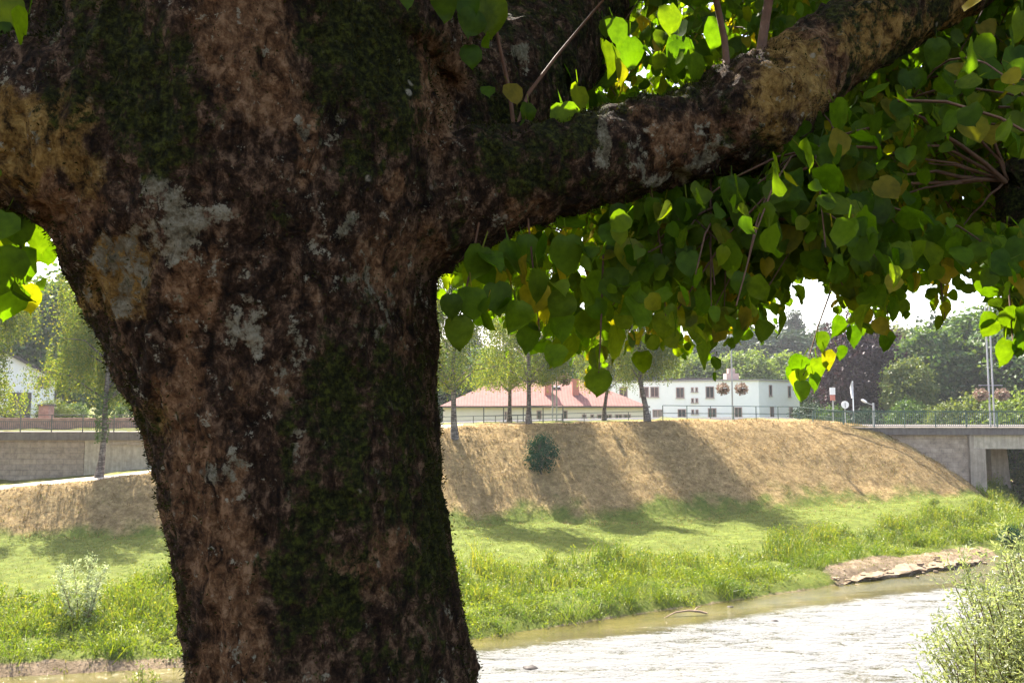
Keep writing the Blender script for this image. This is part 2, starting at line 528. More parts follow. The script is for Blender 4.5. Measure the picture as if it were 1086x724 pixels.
def water_mat():
    t = NT('river_water')
    att = t.n('ShaderNodeAttribute', attribute_name='riffle')
    v = t.coord((1, 1, 1))
    # ripples run along the flow
    tc = t.n('ShaderNodeTexCoord')
    mp = t.n('ShaderNodeMapping')
    mp.inputs['Rotation'].default_value = (0, 0, R(-26))
    mp.inputs['Scale'].default_value = (0.55, 1.6, 1)
    t.l(tc.outputs['Object'], mp.inputs['Vector'])
    vf = mp.outputs[0]
    r1 = t.noise(vf, 1.5, 5, 0.65, 0.6)
    r2 = t.noise(vf, 6.0, 5, 0.7, 0.5)
    r3 = t.noise(vf, 20.0, 3, 0.7)
    zone = att.outputs['Fac']
    patch = t.noise(vf, 0.5, 4, 0.6, 0.5)
    bed = t.ramp(t.noise(v, 0.8, 5, 0.7), [(0.3, (0.045, 0.043, 0.010)), (0.7, (0.11, 0.095, 0.026))])
    fo = t.math('ADD', t.math('MULTIPLY', r1, 0.4), t.math('MULTIPLY', r2, 0.5))
    fo = t.math('ADD', fo, t.math('MULTIPLY', t.math('SUBTRACT', r3, 0.3), 0.5))
    fo = t.math('ADD', fo, t.math('MULTIPLY', patch, 0.35))
    foam = t.ramp(t.math('ADD', fo, t.math('MULTIPLY', zone, 0.30)), [(0.87, 0.0), (1.14, 1.0)])
    foam = t.math('MULTIPLY', foam, zone)
    col = t.mix(t.math('MULTIPLY', foam, 0.7), bed, (0.35, 0.36, 0.365))
    h = t.math('ADD', t.math('MULTIPLY', r1, 0.9), t.math('MULTIPLY', r2, 0.55))
    h = t.math('ADD', h, t.math('MULTIPLY', r3, 0.25))
    hh = t.math('MULTIPLY', h, t.math('ADD', t.math('MULTIPLY', zone, 0.93), 0.07))
    b = t.bsdf(col, 0.08, 0.5, hh, 1.0, 0.35)
    t.l(t.math('ADD', t.math('MULTIPLY', foam, 0.35), 0.06), b.inputs['Roughness'])
    b.inputs['IOR'].default_value = 1.33
    return t.m
MAT['water'] = water_mat()

# ------------------------------------------------------------------ terrain
WATER_Z = -5.25
def sst(t):
    t = np.clip(t, 0, 1)
    return t * t * (3 - 2 * t)
def shore(x):
    return np.interp(x, [-200, -60, -30, -13, -8.6, -1.2, 5, 11.3, 14.8, 20.9, 24, 28, 33, 38, 44, 60, 120],
                     [10, 13, 16.5, 20.6, 21.3, 23.8, 27.1, 30.2, 32.4, 35.5, 37.8, 42, 52, 62, 75, 120, 260])
def toe(x):
    return np.interp(x, [-60, -24, -20, 2.8, 14, 20, 24, 27, 31, 40], [35, 37, 37.6, 41.6, 44.3, 46, 46.8, 48.3, 51, 60])
def topz(x):
    return np.interp(x, [-80, -40, -28, -20.8, -12, -4.8, 3, 12, 20, 22.5, 24, 29, 31], [-3.5, -3.2, -2.9, -2.25, -0.95, 0.2, 0.35, 0.5, 0.5, 0.3, -0.05, -3.4, -4.1])
def floodz(x):
    return np.interp(x, [-60, -20, 10, 20, 28], [-4.55, -4.55, -4.45, -4.0, -3.8])
def slopew(x):
    return np.maximum(1.45 * (topz(x) - floodz(x)), 1.5)
WALL_Y = 48.0
def height(x, y):
    x = np.asarray(x, float)
    y = np.asarray(y, float)
    zf, zt, yt, W = floodz(x), topz(x), toe(x), slopew(x)
    s = y - shore(x)
    u = sst((s - 1.8) / 5.5)
    zfl = np.interp(s, [-5, -0.2, 0.0, 0.5, 1.8], [-6.3, -5.4, -5.25, -4.98, -4.8]) * (1 - u) + zf * u
    t = np.clip((y - yt) / W, 0, 1)
    k = 0.75 * t + 0.25 * sst(t)
    z = zfl + (zt - zf) * k
    z = np.where(y > yt + W, np.maximum(zt, zfl), z)
    # retained ground behind the old wall on the left
    zl = np.where(x < -4.5, np.maximum(z, -0.12), z)
    z = np.where((y > WALL_Y + 0.2), zl, z)
    # the ground falls again behind the dyke
    b = sst((y - 61) / 7.0) * sst((x + 20) / 8.0) * sst(s / 8.0)
    z = z * (1 - b) - 1.5 * b
    # wooded hills far behind
    z = z + 12 * sst((y - 140) / 120)
    near = np.interp(y, [2.9, 3.8, 10.8, 13], [0.0, -0.15, -5.2, -6.3]) - 0.0
    z = np.where(y < np.minimum(shore(x) - 1.0, 16), np.maximum(near, np.where(s < -1, -6.3, z)), z)
    return z

xs = np.concatenate([np.linspace(-520, -60, 18)[:-1], np.linspace(-60, -46, 12)[:-1], np.linspace(-46, 44, 241), np.linspace(44, 80, 24)[1:], np.linspace(80, 560, 18)[1:]])
ysr = np.concatenate([np.linspace(-140, 0, 12)[:-1], np.linspace(0, 19, 40)[:-1], np.linspace(19, 47.9, 110)[:-1], [47.9, 48.05, 48.35, 48.5], np.linspace(49, 76, 42), np.geomspace(78, 700, 34)])
gx, gy = np.meshgrid(xs, ysr)
gz = height(gx, gy)
rs = np.random.RandomState(3)
def nz2(x, y, f, seed=0.0):
    out = np.empty(x.size)
    for i, (a, b) in enumerate(zip(x.ravel(), y.ravel())):
        out[i] = mnoise.noise(Vector((a * f + seed, b * f, seed)))
    return out.reshape(x.shape)
lump = nz2(gx, gy, 0.35, 4.2) * 0.14 + nz2(gx, gy, 1.1, 1.2) * 0.10 + nz2(gx, gy, 2.3, 6.2) * 0.05
far_side = (gy > shore(gx) + 0.3) & (gy < 60)
gz = gz + np.where(far_side, lump, 0.3 * lump)
nxg, nyg = len(xs), len(ysr)
idx = np.arange(nxg * nyg).reshape(nyg, nxg)
quads = np.stack([idx[:-1, :-1], idx[:-1, 1:], idx[1:, 1:], idx[1:, :-1]], -1).reshape(-1, 4)
gme = make_mesh('ground', np.stack([gx, gy, gz], -1).reshape(-1, 3), [quads], True)
def dnz(x, y):
    return 0.16 * nz2(x, y, 0.33, 11.0) + 0.14 * nz2(x, y, 1.3, 17.0)
def dryness(x, y):
    t = (y - toe(x)) / slopew(x)
    t = t + dnz(x, y)
    d = sst((t + 0.06) / 0.36) * (1 - 0.35 * sst((x - 21) / 1.5) * sst((t - 0.75) / .2))
    d = np.where(y > toe(x) + slopew(x) + 4, 0.35, d)
    return np.where(x > 31, 0, d)
tt = (gy - toe(gx)) / slopew(gx)
sgr = gy - shore(gx)
zone = np.zeros((gx.size, 4), np.float32)
zone[:, 3] = 1
zone[:, 0] = dryness(gx, gy).ravel()
sandz = np.where(gx < -5, 1 - sst((sgr - 0.15) / 0.5), 0.8 * (1 - sst((sgr + 0.15) / 0.5)))
sandz = np.maximum(sandz, 0.9 * sst((gx - 11.5) / 1.5) * (1 - sst((gx - 21) / 1.5)) * (1 - sst((sgr - 1.0) / 0.9)))
sandz = np.where(gy > 60, 0, sandz)
zone[:, 1] = np.where(gy < 14, 0, sandz).ravel()
zone[:, 2] = np.where((gy < 14) | (sgr < -0.6), 0.8, 0.0).ravel()
at_ = gme.color_attributes.new('zone', 'FLOAT_COLOR', 'POINT')
at_.data.foreach_set('color', zone.ravel())
ground = link('ground', gme, MAT['ground'])
tag(ground, 'grassy river terrace and dry dyke slope', kind='structure')

# river
wx = np.linspace(-130, 150, 200)
wy = np.concatenate([np.linspace(6, 60, 150), np.linspace(61, 260, 40)])
ax_, ay_ = np.meshgrid(wx, wy)
widx = np.arange(ax_.size).reshape(ax_.shape)
wq = np.stack([widx[:-1, :-1], widx[:-1, 1:], widx[1:, 1:], widx[1:, :-1]], -1).reshape(-1, 4)
rme = make_mesh('river', np.stack([ax_, ay_, np.full_like(ax_, WATER_Z)], -1).reshape(-1, 3), [wq], True)
sw = shore(ax_) - ay_
calm = np.interp(ax_, [-10, -1, 5, 12, 18, 24], [0.35, 0.5, 1.2, 1.3, 2.4, 6.0])
rif = sst((sw - calm) / 1.3) * (1 - sst((ax_ - 17) / 8) * 0.8)
ra = rme.attributes.new('riffle', 'FLOAT', 'POINT')
ra.data.foreach_set('value', rif.ravel().astype(np.float32))
river = link('river', rme, MAT['water'])
tag(river, 'shallow river with bright riffles', kind='structure')

# ramp path on the left, crest path behind it
def strip(name, pts, mat, lift=0.03):
    V, fs = [], []
    for i, (x, y0, y1) in enumerate(pts):
        n = 6
        for k in range(n):
            y = y0 + (y1 - y0) * k / (n - 1)
            V.append((x, y, float(height(x, y)) + lift + (0.05 if 0 < k < n - 1 else -0.10)))
        if i:
            for k in range(n - 1):
                a = (i - 1) * n + k
                fs.append((a, a + n, a + n + 1, a + 1))
    return link(name, make_mesh(name, np.array(V), [np.array(fs)], True), mat)
pp = [(x, float(toe(x) + slopew(x) + np.interp(x, [-60, -24, -12, -3], [0.3, 0.3, 0.4, 0.8])),
       float(min(WALL_Y - 0.15, toe(x) + slopew(x) + 4.6)) if x < -6 else float(toe(x) + slopew(x) + 3.6)) for x in np.arange(-60, -2.4, 0.6)]
tag(strip('path', pp, MAT['path']), 'pale gravel ramp climbing the dyke', kind='structure')
rd = [(x, 57.0, 61.0) for x in np.arange(-70, 24.1, 1.0)]
tag(strip('road', rd, MAT['asphalt'], 0.05), 'street behind the railing', kind='structure')

# summer haze over the valley: one closed box of even air
hz = MB()
hz.box(-640, 680, -180, 760, -8.5, 46)
hm = bpy.data.materials.new('haze')
hm.use_nodes = True
hm.node_tree.nodes.clear()
ho = hm.node_tree.nodes.new('ShaderNodeOutputMaterial')
hv = hm.node_tree.nodes.new('ShaderNodeVolumePrincipled')
hv.inputs['Color'].default_value = (0.92, 0.95, 1.0, 1)
hv.inputs['Density'].default_value = 0.00030
hv.inputs['Anisotropy'].default_value = 0.2
hm.node_tree.links.new(hv.outputs[0], ho.inputs['Volume'])
tag(hz.build('haze', hm), 'thin summer haze over the river valley', kind='stuff')

# ------------------------------------------------------------------ foliage kit
def quad_leaves(P, D, N, L, Wd):
    """rhombic leaves bent on the midrib: P base, D tip direction, N normal"""
    P, D, N = np.asarray(P), norm(np.asarray(D)), np.asarray(N)
    S = norm(np.cross(D, N))
    N = norm(np.cross(S, D))
    L = np.broadcast_to(L, (len(P),))[:, None]
    Wd = np.broadcast_to(Wd, (len(P),))[:, None]
    a = P
    b = P + D * L * 0.45 + S * Wd * 0.5 + N * L * 0.06
    c = P + D * L - N * L * 0.08
    d = P + D * L * 0.45 - S * Wd * 0.5 + N * L * 0.06
    V = np.stack([a, b, c, d], 1).reshape(-1, 3)
    n = len(P)
    base = np.arange(n)[:, None] * 4
    F_ = np.concatenate([base + np.array([[0, 1, 2]]), base + np.array([[0, 2, 3]])])
    return V, F_

def blades(P, H, Wd, lean, rng):
    """bent grass blades: P roots, H heights, lean (n,2) horizontal tip offset"""
    n = len(P)
    ang = rng.uniform(0, 2 * math.pi, n)
    S = np.stack([np.cos(ang), np.sin(ang), np.zeros(n)], 1) * Wd[:, None] * 0.5
    up = np.stack([lean[:, 0] * 0.35, lean[:, 1] * 0.35, H * 0.6], 1)
    tip = np.stack([lean[:, 0], lean[:, 1], H], 1)
    V = np.stack([P - S, P + S, P + up + S * 0.8, P + up - S * 0.8, P + tip], 1).reshape(-1, 3)
    b = np.arange(n)[:, None] * 5
    return V, b + np.array([[0, 1, 2, 3]]), b + np.array([[3, 2, 4]])

def rand_dir(rng, n):
    return norm(rng.normal(size=(n, 3)))

def broadleaf(seed, h, r, base, nclump, per, leaf, lump=0.9, squash=1.0, shape='round'):
    """trunk and crown meshes of a deciduous tree standing at the origin"""
    rng = np.random.RandomState(seed)
    cz, rz = (h + base) / 2, (h - base) / 2
    d = rand_dir(rng, nclump)
    rad = rng.uniform(0.25, 1.0, nclump) ** 0.45
    C = d * rad[:, None]
    if shape == 'cone':
        C[:, 2] = rng.uniform(-1, 1, nclump)
        ww = (1 - (C[:, 2] + 1) / 2) ** 0.8 * 0.95 + 0.06
        a = rng.uniform(0, 2 * math.pi, nclump)
        q = np.sqrt(rng.uniform(0.2, 1, nclump)) * ww
        C[:, 0], C[:, 1] = np.cos(a) * q, np.sin(a) * q
    C = C * np.array([r, r, rz]) * rng.uniform(0.82, 1.12, (nclump, 1))
    C[:, 2] += cz
    cs = rng.uniform(0.6, 1.3, nclump) * lump
    k = per
    off = rng.normal(size=(nclump, k, 3)) * np.array([1, 1, 0.65]) * cs[:, None, None] * 0.5
    P = (C[:, None, :] + off).reshape(-1, 3)
    out = norm(off.reshape(-1, 3))
    N = norm(out * 0.5 + np.array([0, 0, 0.6]) + rand_dir(rng, len(P)) * 0.7)
    D = norm(rand_dir(rng, len(P)) * np.array([1, 1, 0.6]) + np.array([0, 0, -0.35]) + out * 0.4)
    L = rng.uniform(0.7, 1.3, len(P)) * leaf
    V, F_ = quad_leaves(P, D, N, L, L * 0.8)
    crown = make_mesh('crown', V, [F_])
    mb = MB()
    tr = h * 0.018 + 0.05
    zz = np.linspace(-0.4, h * 0.85, 9)
    axis = np.stack([rng.normal(size=9).cumsum() * 0.05, rng.normal(size=9).cumsum() * 0.05, zz], 1)
    axis[0, :2] = axis[1, :2] = 0
    mb.tube(axis, np.linspace(tr * 1.3, tr * 0.25, 9), 8)
    for c in C[rng.permutation(nclump)[:26]]:
        z0 = min(max(base * 0.8 + 0.45 * (c[2] - base), h * 0.12), h * 0.8)
        i = np.interp(z0, zz, np.arange(9))
        p0 = np.array([np.interp(z0, zz, axis[:, 0]), np.interp(z0, zz, axis[:, 1]), z0])
        m = (p0 + c) / 2 + np.array([0, 0, 0.12 * np.linalg.norm(c - p0)])
        mb.tube([p0, m, c], [tr * 0.35, tr * 0.22, 0.02], 5)
    return mb.mesh('trunk', smooth=True), crown

def birch(seed, h, r, base, lean=(0, 0), strands=300, low=1.6):
    """weeping birch: pale trunk, thin limbs, hanging strands of small leaves"""
    rng = np.random.RandomState(seed)
    n = 10
    zz = np.linspace(-0.5, h, n)
    t = np.clip(zz / h, 0, 1)
    ax = np.stack([lean[0] * t + rng.normal(size=n).cumsum() * 0.05, lean[1] * t + rng.normal(size=n).cumsum() * 0.05, zz], 1)
    ax[0, :2] = 0
    mb = MB()
    fl = np.interp(zz, [-0.5, 0, 0.5, 2, h], [0.30, 0.25, 0.18, 0.145, 0.03])
    mb.tube(ax, fl, 10)
    tips = []
    for i in range(34):
        z0 = rng.uniform(base * 0.75, h * 0.92)
        p0 = np.array([np.interp(z0, zz, ax[:, 0]), np.interp(z0, zz, ax[:, 1]), z0])
        a = rng.uniform(0, 2 * math.pi)
        q = r * rng.uniform(0.55, 1.0) * math.sqrt(max(0.12, 1 - ((z0 - base) / (h - base)) ** 2 * 0.9))
        p2 = p0 + np.array([math.cos(a) * q, math.sin(a) * q, rng.uniform(0.6, 1.8)])
        p1 = (p0 + p2) / 2 + np.array([0, 0, 0.5])
        mb.tube([p0, p1, p2], [0.06, 0.035, 0.012], 5)
        for u in np.linspace(0.3, 1.0, 10):
            tips.append((1 - u) ** 2 * p0 + 2 * u * (1 - u) * p1 + u * u * p2)
    tips = np.array(tips)
    P, D = [], []
    for i in range(strands):
        s0 = tips[rng.randint(len(tips))] + rng.normal(size=3) * np.array([0.35, 0.35, 0.3])
        ln = rng.uniform(0.7, 2.8)
        ln = min(ln, max(0.3, s0[2] - low - rng.uniform(0, 1.2)))
        m = max(int(ln / 0.055), 5)
        u = np.linspace(0, 1, m)
        dr = rng.normal(size=2) * 0.25
        q = s0 + np.stack([dr[0] * u, dr[1] * u, -ln * u], 1) + rng.normal(size=(m, 3)) * 0.06
        P.append(q)
    P = np.concatenate(P)
    D = norm(rand_dir(rng, len(P)) + np.array([0, 0, -0.9]))
    L = rng.uniform(0.075, 0.13, len(P))
    V, F_ = quad_leaves(P, D, rand_dir(rng, len(P)), L, L * 0.75)
    return mb.mesh('trunk', smooth=True), make_mesh('crown', V, [F_])

def place_tree(name, meshes, loc, label, cat, group, mats, rz=0.0, scale=1.0):
    root = empty(name, loc, label, cat, group)
    root.rotation_euler = (0, 0, rz)
    root.scale = (scale,) * 3 if not hasattr(scale, '__len__') else scale
    link('trunk', meshes[0], mats[0], root)
    link('crown', meshes[1], mats[1], root)
    return root

def gpt(px, Y, dz=0.0):
    x = (px - 543.0) / F * Y
    return (x, Y, float(height(x, Y)) + dz)

# ------------------------------------------------------------------ the big linden
TY = 1.95
SEGS = []      # (part, [points], [radii])
def seg(part, rows):
    SEGS.append((part, [at(a, b, Y) for a, b, Y, r in rows], [r * Y / F for a, b, Y, r in rows]))
seg('trunk', [(372, 1180, TY, 190), (362, 1000, TY, 160), (358, 800, TY, 143), (351, 700, TY, 139), (342, 620, TY, 136), (330, 540, TY, 137), (316, 440, TY, 141),
              (294, 340, TY, 166), (283, 265, TY, 192), (275, 170, TY, 205), (268, 80, TY, 205), (262, -20, TY, 205), (258, -90, TY, 180)])
seg('limb', [(215, 150, TY - 0.1, 160), (140, 148, TY - 0.2, 132), (75, 138, TY - 0.24, 106), (0, 126, TY - 0.25, 88), (-100, 85, TY - 0.25, 78), (-230, 10, TY - 0.2, 66), (-380, -120, TY, 52)])
seg('limb', [(430, 215, TY, 85), (520, 198, TY, 60), (600, 179, TY + 0.03, 47), (680, 155, TY + 0.08, 47), (748, 139, TY + 0.12, 49), (794, 120, TY + 0.16, 61),
             (830, 95, TY + 0.2, 46), (900, 42, TY + 0.3, 40), (985, 5, TY + 0.42, 33), (1080, -52, TY + 0.6, 29), (1200, -140, TY + 0.8, 22)])
seg('limb', [(430, 180, TY + 0.15, 100), (520, 105, TY + 0.40, 85), (585, 20, TY + 0.75, 72), (650, -80, TY + 1.1, 62), (740, -230, TY + 1.5, 44)])
seg('limb', [(180, 60, TY, 150), (130, -60, TY, 120), (60, -220, TY + 0.1, 92), (0, -420, TY + 0.3, 60)])
seg('limb', [(350, 60, TY, 150), (390, -80, TY, 125), (430, -260, TY - 0.2, 90), (500, -480, TY - 0.4, 60)])
seg('limb', [(270, 0, TY - 0.1, 120), (270, -200, TY - 0.5, 100), (300, -700, TY - 0.9, 70)])

def densify(pts, rad, n=4):
    P = np.array([tuple(p) for p in pts])
    m = len(P)
    t = np.arange(m)
    tt_ = np.linspace(0, m - 1, (m - 1) * n + 1)
    # catmull-rom
    out, ro = [], []
    for u in tt_:
        i = min(int(u), m - 2)
        f = u - i
        p0, p1, p2, p3 = P[max(i - 1, 0)], P[i], P[i + 1], P[min(i + 2, m - 1)]
        out.append(0.5 * ((2 * p1) + (-p0 + p2) * f + (2 * p0 - 5 * p1 + 4 * p2 - p3) * f * f + (-p0 + 3 * p1 - 3 * p2 + p3) * f ** 3))
        ro.append(np.interp(u, t, rad))
    return np.array(out), np.array(ro)

DS = [(p, *densify(a, b)) for p, a, b in SEGS]
mb = MB()
for p, pts, rad in DS:
    mb.tube(pts, rad, 28)
tmp_me = mb.mesh('tmp', smooth=True)
tmp = bpy.data.objects.new('tmp', tmp_me)
COL.objects.link(tmp)
md = tmp.modifiers.new('r', 'REMESH')
md.mode = 'VOXEL'
md.voxel_size = 0.0095
sm = tmp.modifiers.new('s', 'SMOOTH')
sm.factor = 0.5
sm.iterations = 36
dg = bpy.context.evaluated_depsgraph_get()
ev = tmp.evaluated_get(dg)
tm = bpy.data.meshes.new_from_object(ev)
bpy.data.objects.remove(tmp)
nv = len(tm.vertices)
TV = np.empty(nv * 3, np.float32)
tm.vertices.foreach_get('co', TV)
TV = TV.reshape(-1, 3).astype(float)
TN = np.empty(nv * 3, np.float32)
tm.vertices.foreach_get('normal', TN)
TN = TN.reshape(-1, 3).astype(float)
disp = np.empty(nv)
for i in range(nv):
    x, y, z = TV[i]
    a = mnoise.noise((x * 3.2, y * 3.2, z * 2.2))
    b = mnoise.noise((x * 11 + 7, y * 11, z * 4.5))
    c = mnoise.noise((x * 34, y * 34 + 3, z * 17))
    d = mnoise.noise((x * 75, y * 75 + 3, z * 60))
    disp[i] = a * 0.022 + (0.5 - abs(b)) * 0.030 + c * 0.012 + d * 0.006
TV += TN * disp[:, None]

# masks of bare bark, moss and lichen, laid out where the photo shows them
pu, pv, _ = proj(TV)
warp = np.array([[mnoise.noise((a * .018, b * .012, 1.7)) + .5 * mnoise.noise((a * .05, b * .035, 5.0)), mnoise.noise((a * .018, b * .012, 8.7)) + .5 * mnoise.noise((a * .05, b * .035, 2.0))] for a, b in zip(pu, pv)])
pu, pv = pu + 34 * warp[:, 0], pv + 44 * warp[:, 1]
def blob_mask(blobs, floor=0.0):
    m = np.full(nv, floor)
    for (bx, by, rx, ry, s) in blobs:
        q = ((pu - bx) / rx) ** 2 + ((pv - by) / ry) ** 2
        m = np.maximum(m, s * np.exp(-q * 0.9))
    return m
m_tan = blob_mask([(265, 30, 55, 60, .9), (285, 110, 50, 80, .85), (310, 165, 30, 40, .8), (235, 60, 40, 60, .7), (470, 90, 36, 95, .95), (455, 40, 25, 45, .7), (60, 220, 45, 45, .8), (205, 325, 40, 60, 1.0),
                   (185, 400, 45, 80, .75), (205, 500, 50, 90, .75), (240, 600, 62, 110, .85), (245, 700, 60, 80, .85), (415, 203, 22, 18, 1.0), (420, 280, 60, 75, .62),
                   (395, 590, 80, 45, .68), (330, 330, 40, 60, .55), (290, 400, 50, 80, .5), (745, 150, 60, 45, .72), (690, 130, 30, 30, .6), (560, 230, 40, 25, .55), (860, 75, 60, 45, 1.0), (940, 30, 60, 40, .9), (800, 120, 40, 40, .7), (440, 350, 30, 60, .55)], 0.13)
m_ol = blob_mask([(35, 150, 70, 62, .95), (20, 110, 40, 40, .7), (125, 285, 45, 45, .75), (840, 85, 60, 45, .8), (930, 35, 60, 40, .95), (820, 130, 30, 40, .7), (1000, 10, 60, 50, .8), (160, 440, 30, 60, .5)], 0.05)
m_li = blob_mask([(190, 240, 45, 50, .85), (165, 210, 30, 30, .7), (130, 275, 40, 40, .66), (428, 435, 17, 34, .95), (645, 160, 15, 28, 1.1), (358, 240, 10, 18, .85), (300, 155, 18, 22, .7),
                  (262, 330, 20, 60, .55), (300, 380, 25, 50, .55), (320, 470, 30, 20, .55), (365, 130, 40, 20, .45), (700, 185, 40, 25, .6), (760, 165, 40, 30, .55), (245, 515, 15, 25, .6), (400, 310, 40, 60, .5), (250, 700, 40, 50, .45), (535, 60, 14, 18, .9), (745, 175, 30, 14, .8)], 0.25)
m_mo = blob_mask([(150, 90, 120, 80, .9), (160, 150, 80, 60, .85), (390, 60, 85, 90, .95), (400, 140, 70, 70, .85), (330, 110, 35, 60, .75), (120, 20, 70, 60, .8), (290, 225, 55, 40, .7), (365, 420, 60, 90, .8), (300, 450, 40, 60, .6), (360, 540, 75, 70, .8), (340, 640, 60, 90, .85),
                  (440, 500, 50, 90, .85), (450, 640, 60, 80, .62), (400, 700, 80, 60, .7), (470, 380, 20, 90, .7), (560, 170, 60, 45, .85), (620, 130, 70, 30, .9), (640, 200, 60, 30, .75), (720, 95, 70, 25, .9), (800, 140, 35, 40, .7), (880, 10, 50, 14, .7), (500, 190, 30, 50, .8), (480, 280, 25, 60, .6), (560, 90, 60, 90, .8),
                  (430, 420, 55, 110, .75), (400, 330, 50, 60, .6), (460, 560, 40, 120, .8), (110, 330, 22, 40, .55), (158, 480, 14, 90, .6), (185, 650, 12, 80, .55)], 0.18)
# the masks are photo-shaped only on the side the photo shows; behind, let moss take over
backf = sst((TV[:, 1] - (TY + 0.05)) / 0.2)
m_mo = m_mo * (1 - backf) + 0.6 * backf
m_mo = m_mo * 0.82
fl4 = np.stack([m_tan, m_mo, m_li, np.ones(nv)], 1)

nf = len(tm.polygons)
ls = np.empty(nf, np.int32)
lt = np.empty(nf, np.int32)
tm.polygons.foreach_get('loop_start', ls)
tm.polygons.foreach_get('loop_total', lt)
lv = np.empty(len(tm.loops), np.int32)
tm.loops.foreach_get('vertex_index', lv)
Q = np.stack([lv[ls + k] for k in range(4)], 1)
FC = TV[Q].mean(1)
best = np.full(nf, 1e9)
own = np.zeros(nf, int)
for k, (p, pts, rad) in enumerate(DS):
    for i in range(0, len(pts)):
        # trunk wins inside the fork
        q = np.linalg.norm(FC - pts[i], axis=1) - rad[i]
        b_ = q < best
        best[b_] = q[b_]
        own[b_] = k
root_l = empty('linden_tree', tuple(at(372, 1180, TY)), 'big old mossy linden with a thick leaning trunk filling the left foreground', 'tree', 'lindens on the near bank')
LO = np.array(root_l.location)
full = make_mesh('full', TV, [Q], True)
fn = np.empty(nv * 3, np.float32)
full.vertices.foreach_get('normal', fn)
fn = fn.reshape(-1, 3)
for k, (p, pts, rad) in enumerate(DS):
    sel = Q[own == k]
    if not len(sel):
        continue
    uq, inv = np.unique(sel, return_inverse=True)
    me = make_mesh(p, TV[uq] - LO, [inv.reshape(-1, 4)], True)
    ca = me.color_attributes.new('mask', 'FLOAT_COLOR', 'POINT')
    ca.data.foreach_set('color', fl4[uq].astype(np.float32).ravel())
    oa = me.attributes.new('olive', 'FLOAT', 'POINT')
    oa.data.foreach_set('value', m_ol[uq].astype(np.float32))
    me.normals_split_custom_set_from_vertices([tuple(q) for q in fn[uq]])
    link(p, me, MAT['bark'], root_l)

# moss tufts and loose bark flakes standing off the bark
rng = np.random.RandomState(11)
pu, pv, _ = proj(TV)
vis = (TV[:, 1] < TY + 0.15) & (pu > -80) & (pu < 1130) & (pv > -120) & (pv < 800)
prob = np.where(vis, np.clip(m_mo - 0.25, 0, 1) ** 1.3 + 0.06, 0)
edge = vis & (np.abs((TN * norm(TV - np.array([0, 0, CAMZ]))).sum(1)) < 0.45)
prob = prob + np.where(edge, 0.3, 0)
ii = rng.choice(nv, 42000, p=prob / prob.sum())
Pm = TV[ii] + rng.normal(size=(len(ii), 3)) * 0.004 - TN[ii] * 0.002
Dm = norm(TN[ii] * 0.7 + rand_dir(rng, len(ii)) * 0.6 + np.array([0, 0, 0.1]))
Lm = rng.uniform(0.004, 0.0115, len(ii))
Vm, Fm = quad_leaves(Pm, Dm, rand_dir(rng, len(ii)), Lm, Lm * rng.uniform(0.2, 0.45, len(ii)))
link('moss', make_mesh('moss', Vm - LO, [Fm]), MAT['moss'], root_l)
bpy.data.meshes.remove(full)
bpy.data.meshes.remove(tm)

# linden leaf template: heart shaped blade, bent along the midrib, with a stalk
def heart(fold, curl, twist):
    mid = [(0, 0.0), (0, 0.25), (0, 0.5), (0, 0.75), (0, 0.92), (0, 1.06)]
    ed = [(0.17, -0.055), (0.40, 0.05), (0.51, 0.31), (0.45, 0.59), (0.25, 0.84), (0.035, 0.97)]
    V = []
    for (x, y) in mid:
        V.append((x, y, -curl * y * y))
    for sgn in (1, -1):
        for (x, y) in ed:
            V.append((sgn * x, y, abs(x) * fold - curl * y * y + twist * sgn * x * y + 0.04 * math.sin(9 * y + sgn)))
    fs = []
    for s_ in (0, 1):
        o = 6 + 6 * s_
        for i in range(5):
            f = (i, o + i, o + i + 1, i + 1)
            fs.append(f if s_ == 0 else f[::-1])
    V += [(-0.012, -0.48, 0.0), (0.012, -0.48, 0.0), (0.012, 0.0, 0.004), (-0.012, 0.0, 0.004)]
    fs.append((18, 19, 20, 21))
    return np.array(V), np.array(fs)
TEMPL = [heart(0.12, 0.18, 0.10), heart(0.0, 0.30, -0.12), heart(0.35, 0.10, 0.0), heart(0.08, 0.42, 0.2), heart(-0.15, 0.25, 0.1), heart(0.6, 0.3, -0.1)]

def heart_leaves(P, D, N, L, rng):
    D = norm(D)
    S = norm(np.cross(D, N))
    N = norm(np.cross(S, D))
    which = rng.randint(len(TEMPL), size=len(P))
    Vs, Fs, off = [], [], 0
    for k, (tv, tf) in enumerate(TEMPL):
        m = which == k
        n = m.sum()
        if not n: continue
        asp = rng.uniform(0.88, 1.12, n)[:, None, None]
        V = P[m][:, None, :] + L[m][:, None, None] * (tv[None, :, 0:1] * asp * S[m][:, None, :] + tv[None, :, 1:2] * D[m][:, None, :] + tv[None, :, 2:3] * N[m][:, None, :])
        V = V + rng.normal(size=V.shape) * (L[m] * 0.022)[:, None, None]
        Vs.append(V.reshape(-1, 3))
        Fs.append((np.arange(n)[:, None, None] * len(tv) + tf[None] + off).reshape(-1, 4))
        off += n * len(tv)
    return np.concatenate(Vs), np.concatenate(Fs)

# lower outline of the hanging leaves, as photo pixels
LOWX = [-60, 0, 20, 45, 62, 66, 470, 474, 500, 530, 560, 600, 640, 680, 720, 750, 780, 810, 832, 850, 872, 885, 905, 930, 950, 962, 985, 1000, 1012, 1030, 1050, 1062, 1086, 1120]
LOWY = [330, 335, 335, 300, 270, 240, 240, 335, 345, 352, 362, 385, 388, 375, 380, 375, 362, 345, 315, 292, 300, 325, 345, 345, 330, 300, 300, 330, 305, 300, 320, 350, 355, 350]
def crown_shoots(rng, n, box, origin_limbs, spread=1.0):
    pass

